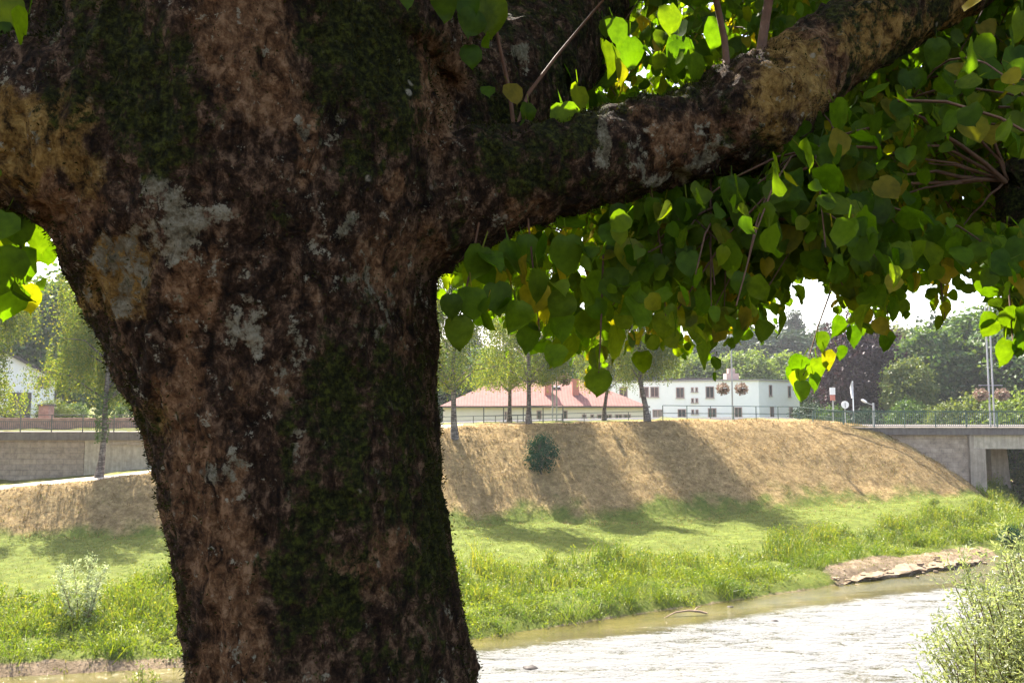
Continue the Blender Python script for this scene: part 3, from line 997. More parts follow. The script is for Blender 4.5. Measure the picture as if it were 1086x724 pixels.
def in_limb(px, py):
    up = np.interp(px, [500, 560, 640, 700, 740, 800, 860, 920, 1000], [120, 125, 112, 92, 82, 60, 26, -5, -50])
    lo = np.interp(px, [500, 560, 640, 740, 800, 830, 900, 1000], [260, 240, 216, 190, 178, 134, 88, 38])
    return (px > 480) & (px < 1010) & (py > up - 4) & (py < lo + 4)

GAPS = [at(700, 30, 2.1), at(600, 115, 1.95), at(745, 60, 2.1), at(655, 65, 2.02), at(520, 30, 1.75), at(830, 240, 2.3), at(960, 250, 2.6), at(866, 372, 2.5), at(852, 392, 2.45), at(634, 400, 1.8), at(500, 15, 1.7), at(1068, 350, 2.2), at(995, 55, 2.2), at(1075, 80, 2.0), at(700, 345, 2.0), at(560, 250, 1.85), at(900, 345, 2.6), at(10, 270, 1.7), at(620, 70, 2.1)]
def keep(P, L, rng):
    px, py, dep = proj(P)
    tip = np.array(P)
    tip[:, 2] -= L
    qx, qy, qd = proj(tip)
    low = np.interp(qx, LOWX, LOWY) + rng.normal(size=len(P)) * 16 - 6
    inside = (dep > 0.1) & (qx > -60) & (qx < 1150)
    ok = ~(inside & (qy > low))
    ok &= ~((dep > 0.1) & (dep < TY + 0.42) & (px > 40) & (px < 505) & (py > -90))
    ok &= ~((dep > 0.1) & (dep < TY + 0.30) & (in_limb(px, py) | in_limb(qx, qy)))
    ok &= ~((dep > 0.1) & (px > -10) & (px < 62) & (py > 60) & (py < 205) & (dep < TY + .3))
    for g_ in GAPS:                       # openings in the crown that let the sun reach a few outer leaves
        v_ = P - np.array(g_)
        a_ = v_ @ np.array(SDIR)
        ok &= ~((a_ > 0.22) & (np.linalg.norm(v_ - a_[:, None] * np.array(SDIR), axis=1) < 0.13 + 0.01 * a_))
    kn = ((px - 1050) / 62) ** 2 + ((py - 190) / 46) ** 2          # air round the neighbour's knuckle
    ok &= ~((dep > 0.1) & (dep < 2.8) & (kn < 1))
    kn = ((px - 975) / 70) ** 2 + ((py - 172) / 48) ** 2
    ok &= ~((dep > 0.1) & (dep < 2.7) & (kn < 1) & (rng.uniform(size=len(P)) < 0.75))
    ok &= ~((np.abs(dep) < 1.35) & (P[:, 2] < 2.9) & (np.abs(P[:, 0]) < 1.6))
    return ok

def shoots(rng, n, box, leaf=0.078, spacing=0.055, length=(0.35, 1.0), droop=0.7):
    """leafy shoots starting in a box; returns leaves and shoot axes"""
    x0, x1, y0, y1, z0, z1 = box
    LP, LD, LN, LL, axes = [], [], [], [], []
    for i in range(n):
        s = np.array([rng.uniform(x0, x1), rng.uniform(y0, y1), rng.uniform(z0, z1)])
        a = rng.uniform(0, 2 * math.pi)
        ln = rng.uniform(*length)
        hd = np.array([math.cos(a), math.sin(a), rng.uniform(-0.4, 0.35)])
        m = max(int(ln / spacing), 4)
        u = np.linspace(0, 1, m)
        ax = s + hd * (ln * u)[:, None] + np.array([0, 0, -1]) * (droop * ln * u * u)[:, None]
        side = np.array([-math.sin(a), math.cos(a), 0])
        alt = np.where(np.arange(m) % 2 == 0, 1.0, -1.0)
        p = ax + side * (alt * 0.035)[:, None] + rng.normal(size=(m, 3)) * 0.02
        d = np.array([0, 0, -1.0]) + side * (alt * 0.45)[:, None] + hd * 0.35 + rng.normal(size=(m, 3)) * 0.35
        nn = rng.normal(size=(m, 3)) * np.array([0.8, 0.8, 0.5]) + hd * 0.4 + np.array([0, -0.15, 0.35])
        LP.append(p); LD.append(d); LN.append(nn)
        LL.append(leaf * rng.uniform(0.6, 1.15, m) * np.interp(u, [0, .2, .8, 1], [.9, 1, .95, .6]))
        axes.append(ax)
    return np.concatenate(LP), np.concatenate(LD), np.concatenate(LN), np.concatenate(LL), axes

def build_crown(root, mat, parts, seed, hand=None, extra_axes=()):
    rng = np.random.RandomState(seed)
    P, D, N, L = [], [], [], []
    tw = MB()
    ntw = 0
    for (n, box, kw) in parts:
        p, d, nn, ll, axes = shoots(rng, n, box, **kw)
        k = keep(p, ll, rng)
        P.append(p[k]); D.append(d[k]); N.append(nn[k]); L.append(ll[k])
        j = 0
        for a in axes:
            kk = k[j:j + len(a)]
            j += len(a)
            if kk.all() and len(a) > 3:
                tw.tube(a[::2] if len(a) > 5 else a, np.linspace(0.004, 0.0018, len(a[::2] if len(a) > 5 else a)), 4, False)
                ntw += 1
    if hand:
        for (hx, hy, Y, size, dx, roll, tilt) in hand:
            b = at(hx, hy, Y)
            P.append(np.array([tuple(b)]))
            D.append(np.array([[dx, tilt, -1.0]]))
            N.append(np.array([[roll, -1.0, 0.25]]))
            L.append(np.array([size * 0.9 * Y / F]))
    P, D, N, L = map(np.concatenate, (P, D, N, L))
    V, F_ = heart_leaves(P, D, N, L, rng)
    o = np.array(root.location)
    link('crown', make_mesh('crown', V - o, [F_], True), mat, root)
    for (rows) in extra_axes:
        t1 = MB()
        t1.tube([at(a, b, Y) for a, b, Y, r in rows], [r for a, b, Y, r in rows], 6)
        link('twig', t1.mesh('twig', o, True), MAT['twig'], root)
    link('twigs', tw.mesh('twigs', o, True), MAT['twig'], root)['kind'] = 'stuff'
    return len(P)

hand = []
# single leaves the photo shows clearly: (px, py of the stalk end, depth, length in px, tip dx, roll, tip towards the camera)
for q in [(486, 335, 1.75, 40, .12, .2, 0), (634, 392, 1.8, 32, 0, .1, .1), (604, 355, 2.0, 44, -.3, .9, 0), (652, 345, 2.0, 42, .2, 1.6, 0), (747, 358, 2.0, 36, .2, 1.2, 0),
          (776, 190, 1.9, 36, 0, .1, 0), (728, 210, 1.95, 34, .1, .3, 0), (993, 42, 2.2, 34, 0, .1, 0), (1075, 52, 2.0, 58, .1, .2, 0), (1084, 10, 2.0, 40, .0, .4, 0), (692, 210, 1.95, 30, .1, .8, 0),
          (512, 262, 1.75, 42, -.3, .5, 0), (540, 255, 1.8, 40, .3, 1.0, 0), (600, 250, 1.8, 46, .1, .1, 0), (525, 300, 1.8, 40, .2, .2, 0), (548, 320, 1.8, 38, -.1, .7, 0), (500, 305, 1.75, 38, .1, .2, 0),
          (570, 285, 1.8, 40, .2, 1.4, 0), (570, 300, 1.85, 40, -.2, .2, 0), (590, 330, 1.9, 38, .2, .5, 0), (478, 312, 1.7, 30, .1, .2, 0), (560, 345, 1.9, 34, 0, .5, 0), (588, 365, 1.9, 28, 0, .2, 0),
          (690, 270, 1.95, 40, 0, .2, 0), (660, 255, 1.9, 42, .3, .4, 0), (640, 290, 1.95, 42, -.2, .2, 0), (705, 285, 2.0, 36, .2, .7, 0), (728, 300, 2.0, 34, .1, .2, 0), (705, 330, 2.0, 34, 0, .3, 0), (735, 335, 2.05, 32, .2, .3, 0), (765, 325, 2.05, 32, -.1, .2, 0), (790, 325, 2.1, 32, .2, .6, 0), (775, 340, 2.1, 32, .3, 1.2, 0),
          (-6, 212, 1.75, 44, 0, .4, 0), (12, 222, 1.7, 44, .3, .2, 0), (32, 235, 1.8, 40, .5, .6, 0), (45, 255, 1.85, 30, .4, 1.2, 0), (20, 262, 1.75, 46, .0, .2, 0), (-2, 262, 1.65, 60, 0, .7, 0), (28, 302, 1.8, 34, .05, .2, 0), (6, 300, 1.75, 44, 0, .9, 0), (14, 240, 1.85, 40, -.2, .2, 0),
          (2, -5, 1.6, 40, .3, .2, 0), (15, -8, 1.7, 38, .6, .1, 0), (-4, 25, 1.6, 34, .4, .4, 0), (10, 38, 1.7, 24, .4, .2, 0), (16, 12, 1.7, 30, .2, .5, 0), (-2, 45, 1.65, 22, .1, .2, 0),
          (430, -12, 1.5, 26, .1, .2, 0), (470, -15, 1.6, 40, .1, .2, 0), (490, -5, 1.7, 36, .3, .2, 0), (503, 10, 1.7, 34, -.1, .5, 0), (515, 0, 1.75, 44, .2, .1, 0), (498, 48, 1.75, 28, .2, .1, 0), (560, 110, 1.95, 26, .1, .8, 0),
          (595, 110, 1.9, 38, .3, .3, .2), (612, 90, 2.0, 40, .1, 1.0, 0), (640, 45, 2.0, 44, .2, 1.2, 0), (655, 62, 2.0, 42, .4, 1.5, 0), (668, 40, 2.05, 40, .0, .4, 0), (720, 40, 2.1, 42, .1, .4, 0), (735, 55, 2.05, 40, .3, .9, 0), (710, 5, 2.0, 36, .1, .2, 0), (760, 20, 2.1, 36, 0, .5, 0), (558, 128, 1.92, 20, .1, .5, 0), (650, 20, 2.0, 34, .3, .3, 0),
          # sunlit bunch at the end of a hanging shoot
          (868, 352, 2.5, 24, .2, .4, 0), (852, 378, 2.45, 24, -.5, .2, .6), (866, 380, 2.5, 26, .1, .2, 0), (876, 372, 2.5, 24, .4, .3, 0), (850, 392, 2.45, 26, -.1, .3, .3), (862, 396, 2.5, 22, .2, .5, 0), (846, 388, 2.5, 20, -.5, .2, .4), (848, 404, 2.45, 24, .1, .2, 0), (888, 368, 2.5, 18, .5, .2, .2),
          (905, 345, 2.6, 26, .1, .3, 0), (890, 335, 2.6, 26, -.2, .7, 0), (940, 352, 2.7, 24, .1, .3, 0), (945, 320, 2.7, 24, .2, .5, 0), (935, 330, 2.7, 22, 0, .9, 0), (955, 318, 2.8, 20, .2, .4, 0), (1003, 320, 2.7, 24, -.1, .8, 0), (995, 335, 2.7, 18, .0, .4, 0), (962, 330, 2.8, 10, 0, .3, 0),
          (1066, 360, 2.2, 32, -.1, .4, 0), (1075, 335, 2.2, 34, .1, .8, 0), (1055, 340, 2.3, 22, -.4, .2, .3), (1082, 352, 2.2, 30, .1, .3, 0), (1047, 330, 2.3, 20, -.2, .3, .2), (828, 330, 2.2, 30, .2, 1.2, 0), (808, 340, 2.2, 26, 0, .4, 0)]:
    hand.append(q)
kwn = dict(leaf=0.088, length=(0.3, 0.8))
parts = [
    (900, (-0.2, 2.4, 2.30, 3.9, 2.0, 3.7), dict(leaf=0.066, spacing=0.046)),       # behind and below the right limb
    (170, (-0.1, 1.0, 1.85, 2.4, 1.95, 2.35), dict(leaf=0.070, spacing=0.05, length=(0.25, 0.6))),
    (150, (0.5, 1.4, 2.0, 2.5, 2.0, 2.45), dict(leaf=0.064, spacing=0.046, length=(0.25, 0.6))),
    (700, (1.2, 4.4, 2.6, 5.0, 2.1, 4.2), dict(leaf=0.064, spacing=0.046)),
    (320, (-0.3, 2.2, 2.8, 4.6, 2.9, 4.6), dict(leaf=0.075, spacing=0.06)),  # more leaves added above and behind, to deepen the shade here
    (360, (-1.0, 3.2, 4.0, 6.2, 2.2, 4.6), dict(leaf=0.08)),
    (260, (-3.6, -0.8, 1.2, 4.6, 2.5, 4.6), dict(leaf=0.085, spacing=0.08)),
    (420, (-3.0, 3.0, 0.0, 5.0, 4.0, 5.6), dict(leaf=0.10, spacing=0.10)),  # overhead leaves mostly out of view, added to shade the trunk
    (170, (-2.8, 3.0, -2.2, 1.4, 3.0, 5.0), dict(leaf=0.10, spacing=0.10)),  # unseen leaves behind the camera, added to darken trunk and foliage
    (30, (-1.35, -0.95, 1.5, 2.0, 2.05, 2.3), dict(leaf=0.085, length=(0.2, 0.45))),
]
sticks = [
    [(905, 262, 2.55, .003), (884, 300, 2.52, .003), (868, 345, 2.5, .0022), (852, 398, 2.46, .0015)],
    [(930, 262, 2.75, .003), (938, 300, 2.72, .0025), (943, 350, 2.7, .0015)],
    [(990, 262, 2.75, .003), (998, 300, 2.72, .0025), (1002, 338, 2.7, .0015)],
    [(1066, 262, 2.3, .003), (1070, 310, 2.25, .0025), (1074, 362, 2.2, .0015)],
    [(640, 262, 1.95, .003), (638, 330, 1.88, .0025), (635, 395, 1.8, .0015)],
    [(508, 236, 1.85, .003), (498, 290, 1.8, .0025), (487, 340, 1.76, .0015)],
    [(560, 232, 1.9, .003), (566, 290, 1.85, .0025), (572, 350, 1.88, .0015)],
    [(690, 200, 2.0, .003), (702, 270, 2.0, .0025), (706, 335, 2.0, .0015)],
    [(775, 178, 2.1, .003), (770, 260, 2.08, .0025), (768, 335, 2.05, .0015)],
    [(-30, 190, 1.75, .004), (5, 220, 1.72, .003), (22, 262, 1.75, .002), (26, 302, 1.78, .0015)],
    [(548, 135, 1.95, .005), (560, 100, 1.97, .005), (590, 60, 2.0, .004), (640, 0, 2.05, .003)],
    [(545, 135, 1.97, .006), (540, 95, 1.95, .006), (530, 50, 1.93, .005), (520, 0, 1.9, .004)],
    [(772, 82, 2.05, .010), (768, 40, 2.05, .009), (755, -20, 2.05, .008)],
    [(806, 60, 2.1, .014), (812, 20, 2.1, .013), (822, -40, 2.1, .012)],
    [(806, 170, 2.15, .007), (850, 172, 2.2, .007), (905, 174, 2.3, .006)],
    [(806, 186, 2.15, .005), (845, 192, 2.2, .006), (890, 198, 2.3, .006)],
    [(810, 205, 2.2, .006), (850, 200, 2.2, .006), (890, 193, 2.3, .005)],
]
nleaf = build_crown(root_l, MAT['linden_leaf'], parts, 21, hand, sticks)

# the next linden of the row: knuckled limb end and shoots reaching in from the right
r2 = empty('linden_tree', (4.4, 3.9, float(height(4.4, 3.9)) - 0.05), 'neighbouring linden with dark knuckled limb and bare shoots entering at the right edge', 'tree', 'lindens on the near bank')
o2 = np.array(r2.location)
def rough_tube(pts, rad, seed):
    P, rd_ = densify([Vector(p) for p in pts], rad, 5)
    m_ = MB()
    m_.tube(P, rd_, 18)
    me = m_.mesh('t', o2, True)
    co = np.empty(len(me.vertices) * 3, np.float32)
    me.vertices.foreach_get('co', co)
    co = co.reshape(-1, 3)
    for i in range(len(co)):
        q = co[i] * 7
        co[i] += (rng.normal(size=3) * 0.004 + 0.03 * mnoise.noise((q[0] + seed, q[1], q[2])))
    me.vertices.foreach_set('co', co.ravel())
    ca = me.color_attributes.new('mask', 'FLOAT_COLOR', 'POINT')
    ca.data.foreach_set('color', np.tile(np.array([0.2, 0.6, 0.3, 1], np.float32), len(co)))
    return me
bx, by, bz = r2.location
link('trunk', rough_tube([(bx, by, bz - .3), (bx, by, bz + .4), (bx - .05, by, 1.4), (bx, by + .05, 2.2), (bx + .1, by, 3.4), (bx + .2, by + .2, 4.6)], [.42, .34, .30, .32, .2, .1], 1), MAT['bark'], r2)
link('limb', rough_tube([(bx, by, 2.0), at(1420, 215, 3.7), at(1220, 200, 3.1), at(1130, 190, 2.85), at(1088, 190, 2.72), at(1064, 196, 2.68)], [.22, .13, .10, .085, .095, .05], 2), MAT['bark'], r2)
link('limb', rough_tube([at(1080, 200, 2.70), at(1074, 222, 2.68), at(1076, 250, 2.68)], [.06, .055, .03], 3), MAT['bark'], r2)
st2 = []
for (ex, ey, r0) in ((955, 112, .007), (978, 152, .006), (948, 186, .007), (898, 192, .006), (955, 208, .0055), (1046, 108, .005), (1000, 96, .005), (1020, 240, .004), (985, 172, .004), (930, 160, .0045)):
    row, q = [], rng.uniform(-1, 1, 2)
    for k in range(6):
        f_ = k / 5
        row.append((1068 + (ex - 1068) * f_ + 5 * q[0] * math.sin(3.1 * f_) + rng.normal() * 1.2, 192 + (ey - 192) * f_ + 9 * q[1] * math.sin(3.1 * f_) + rng.normal() * 1.5, 2.67 - .1 * f_ + .02 * rng.normal(), r0 * (1.25 - .75 * f_)))
    st2.append(row)
parts2 = [(460, (1.9, 5.6, 3.4, 6.6, 2.2, 4.4), dict(leaf=0.068, spacing=0.05)),
          (200, (2.0, 6.5, 2.4, 6.5, 3.8, 5.6), dict(leaf=0.10, spacing=0.10))]
build_crown(r2, MAT['linden_leaf'], parts2, 33, None, st2)
print('leaves', nleaf)

# ------------------------------------------------------------------ ground cover (uncountable)
rng = np.random.RandomState(5)
def scatter(n, xr, yr):
    return rng.uniform(xr[0], xr[1], n), rng.uniform(yr[0], yr[1], n)
def clump_noise(x, y, f, seed):
    return nz2(x, y, f, seed)
def finish_blades(name, x, y, H, Wd, per, spread, lean, mat, label, tilt=0.0):
    n = len(x)
    X = np.repeat(x, per) + rng.normal(size=n * per) * spread
    Y = np.repeat(y, per) + rng.normal(size=n * per) * spread
    Hh = np.repeat(H, per) * rng.uniform(0.5, 1.15, n * per)
    Z = height(X, Y) - 0.03
    Z += nz_fast(X, Y)
    ln = rng.normal(size=(n * per, 2)) * (Hh * lean)[:, None]
    V, q, t = blades(np.stack([X, Y, Z], 1), Hh, Wd * rng.uniform(0.6, 1.3, n * per), ln, rng)
    return tag(link(name, make_mesh(name, V, [q, t]), mat), label, kind='stuff')
# bilinear lookup of the lump added to the ground
lump_full = gz - height(gx, gy)
def nz_fast(X, Y):
    i = np.clip(np.searchsorted(xs, X) - 1, 0, nxg - 2)
    j = np.clip(np.searchsorted(ysr, Y) - 1, 0, nyg - 2)
    fx = np.clip((X - xs[i]) / (xs[i + 1] - xs[i]), 0, 1)
    fy = np.clip((Y - ysr[j]) / (ysr[j + 1] - ysr[j]), 0, 1)
    G = lump_full
    return (G[j, i] * (1 - fx) * (1 - fy) + G[j, i + 1] * fx * (1 - fy) + G[j + 1, i] * (1 - fx) * fy + G[j + 1, i + 1] * fx * fy)
# mown floodplain
x, y = scatter(46000, (-34, 36), (19, 52))
s = y - shore(x)
t = (y - toe(x)) / slopew(x)
t = t + dnz(x, y) 
k = (s > 0.0) & (t < 0.26 + 0.30 * rng.normal(size=len(x)))
x, y = x[k], y[k]
finish_blades('grass', x, y, rng.uniform(0.05, 0.13, len(x)), 0.022, 4, 0.10, 0.5, MAT['lawn'], 'short mown grass on the river terrace')
# dry slope
x, y = scatter(42000, (-42, 31), (36, 56))
t = (y - toe(x)) / slopew(x)
t = t + dnz(x, y) * (t < .7)
k = (t > 0.14 + 0.22 * rng.normal(size=len(x))) & (t < 1.12)
x, y = x[k], y[k]
finish_blades('dry_grass', x, y, rng.uniform(0.05, 0.16, len(x)) * (1 + .8 * np.clip(nz2(x, y, .5, 9), 0, 1)), 0.028, 4, 0.10, 0.9, MAT['dry'], 'sun bleached dry grass on the dyke slope')
# tall weeds behind the bank
x, y = scatter(36000, (-24, 36), (18, 56))
s = y - shore(x)
nzv = nz2(x, y, 0.28, 2.0)
inner = np.interp(x, [-20, -8, 0, 12, 22, 30], [7.0, 6.6, 5.2, 5.2, 5.4, 6]) + nzv * 2.2
start = np.interp(x, [-20, -6, 0, 8, 16, 22], [1.9, 1.9, 2.6, 2.8, 3.0, 1.6])
k = (s > start) & (s < inner) & (y < 60) & (nz2(x, y, 0.9, 5.0) > -0.5)
x, y = x[k], y[k]
hh = rng.uniform(0.28, 0.72, len(x)) * np.clip(1 + 1.3 * nz2(x, y, 0.55, 8.0), .3, 1.9)
finish_blades('weeds', x, y, hh, 0.03, 7, 0.09, 0.32, MAT['weed'], 'tall weeds along the far river bank')
# leaves of the weeds
n = len(x)
X = np.repeat(x, 11) + rng.normal(size=n * 11) * 0.10
Y = np.repeat(y, 11) + rng.normal(size=n * 11) * 0.10
Z = height(X, Y) + nz_fast(X, Y) + np.repeat(hh, 11) * rng.uniform(0.15, 0.95, n * 11)
Ll = rng.uniform(0.06, 0.13, n * 11)
V, F_ = quad_leaves(np.stack([X, Y, Z], 1), rand_dir(rng, n * 11) + np.array([0, 0, .25]), rand_dir(rng, n * 11) + np.array([0, 0, .8]), Ll, Ll * 0.55)
tag(link('foliage', make_mesh('foliage', V, [F_]), MAT['weed']), 'small leaves of the bank weeds', kind='stuff')
# lush bright grass right above the water
x, y = scatter(30000, (-22, 34), (17, 52))
s = y - shore(x)
nzv = nz2(x, y, 0.5, 13.0)
st_ = np.interp(x, [-20, -6, -3, 0, 4, 8, 12, 20], [0.35, 0.35, 0.1, 0.0, 0.05, 0.1, 1.2, 1.8])
en_ = np.interp(x, [-20, -6, 0, 8, 12, 16, 20], [2.6, 2.6, 3.0, 2.9, 2.6, 3.2, 3.2])
k = (s > st_ + .35 * nzv) & (s < en_ + nzv) & (nz2(x, y, 0.7, 31.0) > -0.35)
x, y = x[k], y[k]
hh = rng.uniform(0.18, 0.42, len(x)) * np.clip(1 + 2.0 * nz2(x, y, 0.6, 3.0), .25, 2.3)
finish_blades('bank_grass', x, y, hh, 0.02, 13, 0.12, 0.8, MAT['lush'], 'lush bright grass overhanging the water edge')

n = len(x)
X = np.repeat(x, 12) + rng.normal(size=n * 12) * 0.13
Y = np.repeat(y, 12) + rng.normal(size=n * 12) * 0.13
Z = height(X, Y) + nz_fast(X, Y) + np.repeat(hh, 12) * rng.uniform(0.2, 1.05, n * 12)
Ll = rng.uniform(0.05, 0.11, n * 12)
V, F_ = quad_leaves(np.stack([X, Y, Z], 1), rand_dir(rng, n * 12) + np.array([0, 0, .3]), rand_dir(rng, n * 12) + np.array([0, -.2, .8]), Ll, Ll * 0.6)
tag(link('foliage', make_mesh('foliage', V, [F_]), MAT['lush']), 'bright leafy growth in the clumps above the water', kind='stuff')

# ------------------------------------------------------------------ trees of the far bank
bm1 = birch(1, 12.5, 3.6, 3.2, (0.6, 0.2), 1500, 2.5)
bm3 = birch(3, 12.5, 3.7, 4.6, (0.6, 0.2), 2100, 3.7)
bm2 = birch(2, 13.0, 3.4, 3.4, (-1.6, 0.3), 1600, 2.3)
bmats = (MAT['birch_bark'], MAT['birch_leaf'])
GB = 'birches on the dyke'
b1 = place_tree('birch_tree', bm3, gpt(108, 42.3), 'weeping birch with ivy on its trunk beside the gravel ramp below the stone wall', 'tree', GB, bmats, 0.4)
b2 = copy_thing(b1, gpt(-20, 41), 'birch hanging its pale green strands over the gabled house at the left edge', 2.1)
copy_thing(b1, gpt(-105, 45), 'tallest birch, added past the left edge to shade the slope, its crown behind the hanging strands', 3.3, 1.1)  # stands out of frame, added so its shadow darkens the left slope
b3 = place_tree('birch_tree', bm1, gpt(483, 46.5), 'dark trunked birch standing nearest the big linden trunk on the crest', 'tree', GB, bmats, 4.0)
b4 = copy_thing(b3, gpt(560, 49.5), 'pale grey trunked birch between the dark birch and the flower basket post', 1.2, 0.95)
b5 = copy_thing(b3, gpt(540, 55), 'thin birch trunk just left of the pale trunked birch', 5.2, 0.85)
b6 = place_tree('birch_tree', bm2, gpt(687, 50.5), 'leaning weeping birch beside the end of the red roof', 'tree', GB, bmats, 0.0)
copy_thing(b6, gpt(640, 54.5), 'slim weeping birch behind the red roofed building fence, half hidden by linden leaves', 2.5, 0.8)

fb = MAT['far_bark']
ma = broadleaf(41, 10.5, 4.2, 1.0, 300, 42, 0.42, 1.1)
mbm = broadleaf(42, 10.0, 3.6, 0.8, 280, 42, 0.42, 1.1)
mc = broadleaf(43, 18.0, 3.4, 1.5, 240, 32, 0.42, 1.1, shape='cone')
mbeech = broadleaf(44, 13.0, 5.0, 0.6, 340, 46, 0.42, 1.2)
mbush = broadleaf(45, 3.0, 1.7, 0.1, 110, 30, 0.16, 0.5)
GT = 'trees behind the bridge and buildings'
def tree_at(name, meshes, px, Y, h0, top_py, label, mats, rz, wide=1.0):
    g = gpt(px, Y)
    top = at(px, top_py, Y).z
    s_ = (top - g[2]) / h0
    return place_tree(name, meshes, g, label, 'tree', GT, mats, rz, (s_ * wide, s_ * wide, s_))
tree_at('copper_beech', mbeech, 908, 88, 13.0, 336, 'dark purple copper beech behind the round sign', (fb, MAT['copper_leaf']), 0.3, 0.84)
tree_at('leafy_tree', ma, 962, 82, 10.5, 380, 'light green rounded tree beside the copper beech', (fb, MAT['pale_leaf']), 1.0, 0.8)
tree_at('leafy_tree', mbm, 985, 96, 10.0, 350, 'dark green tree rising behind the light green rounded tree', (fb, MAT['green_leaf']), 2.0, 0.9)
tree_at('leafy_tree', ma, 1012, 118, 10.5, 336, 'tall hazy tree left of the right hand flower basket post', (fb, MAT['dark_leaf']), 3.0, 0.9)
tree_at('leafy_tree', mbm, 1052, 98, 10.0, 328, 'tall bright green tree behind the right hand flower basket post', (fb, MAT['green_leaf']), 4.0, 1.0)
tree_at('leafy_tree', ma, 1095, 92, 10.5, 334, 'broad green tree cut by the right edge behind the bridge', (fb, MAT['green_leaf']), 5.0, 1.0)
tree_at('leafy_tree', mbm, 938, 130, 10.0, 346, 'distant pale tree showing over the copper beech shoulder', (fb, MAT['pale_leaf']), 0.7, 1.1)
tree_at('leafy_tree', ma, 862, 105, 10.5, 376, 'mid green tree directly behind the right end of the white building', (fb, MAT['green_leaf']), 1.7, 0.9)
for i, (px, Y, tp) in enumerate([(735, 128, 378), (790, 125, 372), (835, 128, 376)]):
    tree_at('leafy_tree', ma if i % 2 else mbm, px, Y, 10.5 if i % 2 else 10.0, tp, ['yellow green tree over the left part of the white building', 'yellow green tree over the chimney of the white building', 'yellow green tree over the right corner of the white building'][i], (fb, MAT['yellow_leaf']), 0.9 * i, 1.1)
CL = ['dark conifer on the hill over the left part of the white building', 'dark conifer on the hill behind the flower basket post by the white building', 'dark conifer on the hill right of the chimney',
      'tallest dark conifer on the hill left of the copper beech', 'dark conifer on the hill just behind the copper beech', 'dark conifer behind the leaning birch',
      'dark conifer behind the red roofed building', 'dark conifer behind the two flower baskets by the red roof', 'dark conifer behind the pale trunked birch', 'dark conifer behind the dark trunked birch by the linden trunk']
for i, (px, Y, tp) in enumerate([(752, 190, 352), (785, 200, 340), (815, 185, 345), (845, 195, 332), (875, 200, 345), (700, 190, 348), (655, 185, 352), (610, 190, 355), (560, 185, 350), (500, 190, 345)]):
    tree_at('conifer', mc, px, Y, 18.0, tp, CL[i], (fb, MAT['dark_leaf']), 1.3 * i, 1.25)
for i, (px, Y, tp) in enumerate([(70, 92, 290), (128, 85, 330), (20, 100, 320), (470, 105, 372), (520, 110, 368), (585, 108, 378)]):
    tree_at('leafy_tree', mbm if i % 2 else ma, px, Y, 10.0 if i % 2 else 10.5, tp, ['tall hazy green tree above the left house', 'green tree beside the linden trunk behind the stone wall', 'broad green tree behind the gabled house',
            'green tree behind the dark birch at the linden trunk', 'green tree over the left end of the red roof', 'green tree over the middle of the red roof'][i], (fb, MAT['green_leaf']), 0.8 * i, 1.1)
for i, (px, Y, tp) in enumerate([(765, 165, 358), (800, 170, 352), (832, 165, 350), (872, 170, 356), (720, 165, 360), (640, 165, 362)]):
    tree_at('leafy_tree', mbm if i % 2 else ma, px, Y, 10.0 if i % 2 else 10.5, tp, ['dark hill tree between the first two conifers above the white building', 'dark hill tree behind the chimney of the white building', 'dark hill tree below the tallest conifer', 'dark hill tree rising beside the copper beech',
            'dark hill tree behind the leaning birch crown', 'dark hill tree behind the right end of the red roof'][i], (fb, MAT['dark_leaf']), 0.8 * i, 1.35)
# the wooded hillside behind the town reads as one mass
rw = np.random.RandomState(77)
nc = 1300
cx_ = rw.uniform(-190, 190, nc)
cy_ = rw.uniform(205, 260, nc)
ch = rw.uniform(0.15, 1.0, nc) ** 0.7 * (13 + 4 * np.sin(cx_ * 0.11) + 3 * np.sin(cx_ * 0.37 + 1))
Cc = np.stack([cx_, cy_, height(cx_, cy_) + ch], 1)
off = rw.normal(size=(nc, 34, 3)) * np.array([2.2, 2.2, 1.5])
Pw = (Cc[:, None] + off).reshape(-1, 3)
Lw = rw.uniform(0.6, 1.2, len(Pw))
V, F_ = quad_leaves(Pw, rand_dir(rw, len(Pw)) + np.array([0, 0, -.4]), norm(off.reshape(-1, 3)) * .6 + np.array([0, 0, .6]) + rand_dir(rw, len(Pw)) * .6, Lw, Lw * .8)
tag(link('woods', make_mesh('woods', V, [F_]), MAT['dark_leaf']), 'dark wooded hillside far behind the town', kind='stuff')
GBU = 'bushes behind the bridge railing'
def bush_at(px, Y, py_top, label, mat, name='bush', z=None, wide=1.0, rz=0.0, group=GBU, mesh=None):
    g = list(gpt(px, Y))
    if z is not None: g[2] = z
    s_ = (at(px, py_top, Y).z - g[2]) / 3.0
    return place_tree(name, mesh or mbush, tuple(g), label, 'bush', group, (fb, MAT[mat]), rz, (s_ * wide, s_ * wide, s_))
for i, (px, Y, tp, m, lb) in enumerate([(1000, 68, 428, 'pale_leaf', 'pale flowering bush behind the bridge railing left of the flower basket post'), (1030, 67, 420, 'pale_leaf', 'pale bush against the bridge railing just left of the flower basket post'),
                                    (1062, 66, 424, 'yellow_leaf', 'bright bush just right of the bridge flower basket post'), (1092, 66, 416, 'yellow_leaf', 'tall bright bush at the right edge behind the bridge railing'),
                                    (960, 74, 425, 'green_leaf', 'green bush behind the bridge railing below the light green tree'), (858, 72, 428, 'dark_leaf', 'dark hedge bush at the end of the white building'), (880, 70, 431, 'green_leaf', 'low green bush behind the round sign'), (918, 70, 433, 'dark_leaf', 'low dark bush under the copper beech')]):
    bush_at(px, Y, tp, lb, m, wide=1.0 if tp > 420 else 0.8, rz=i * 1.1)
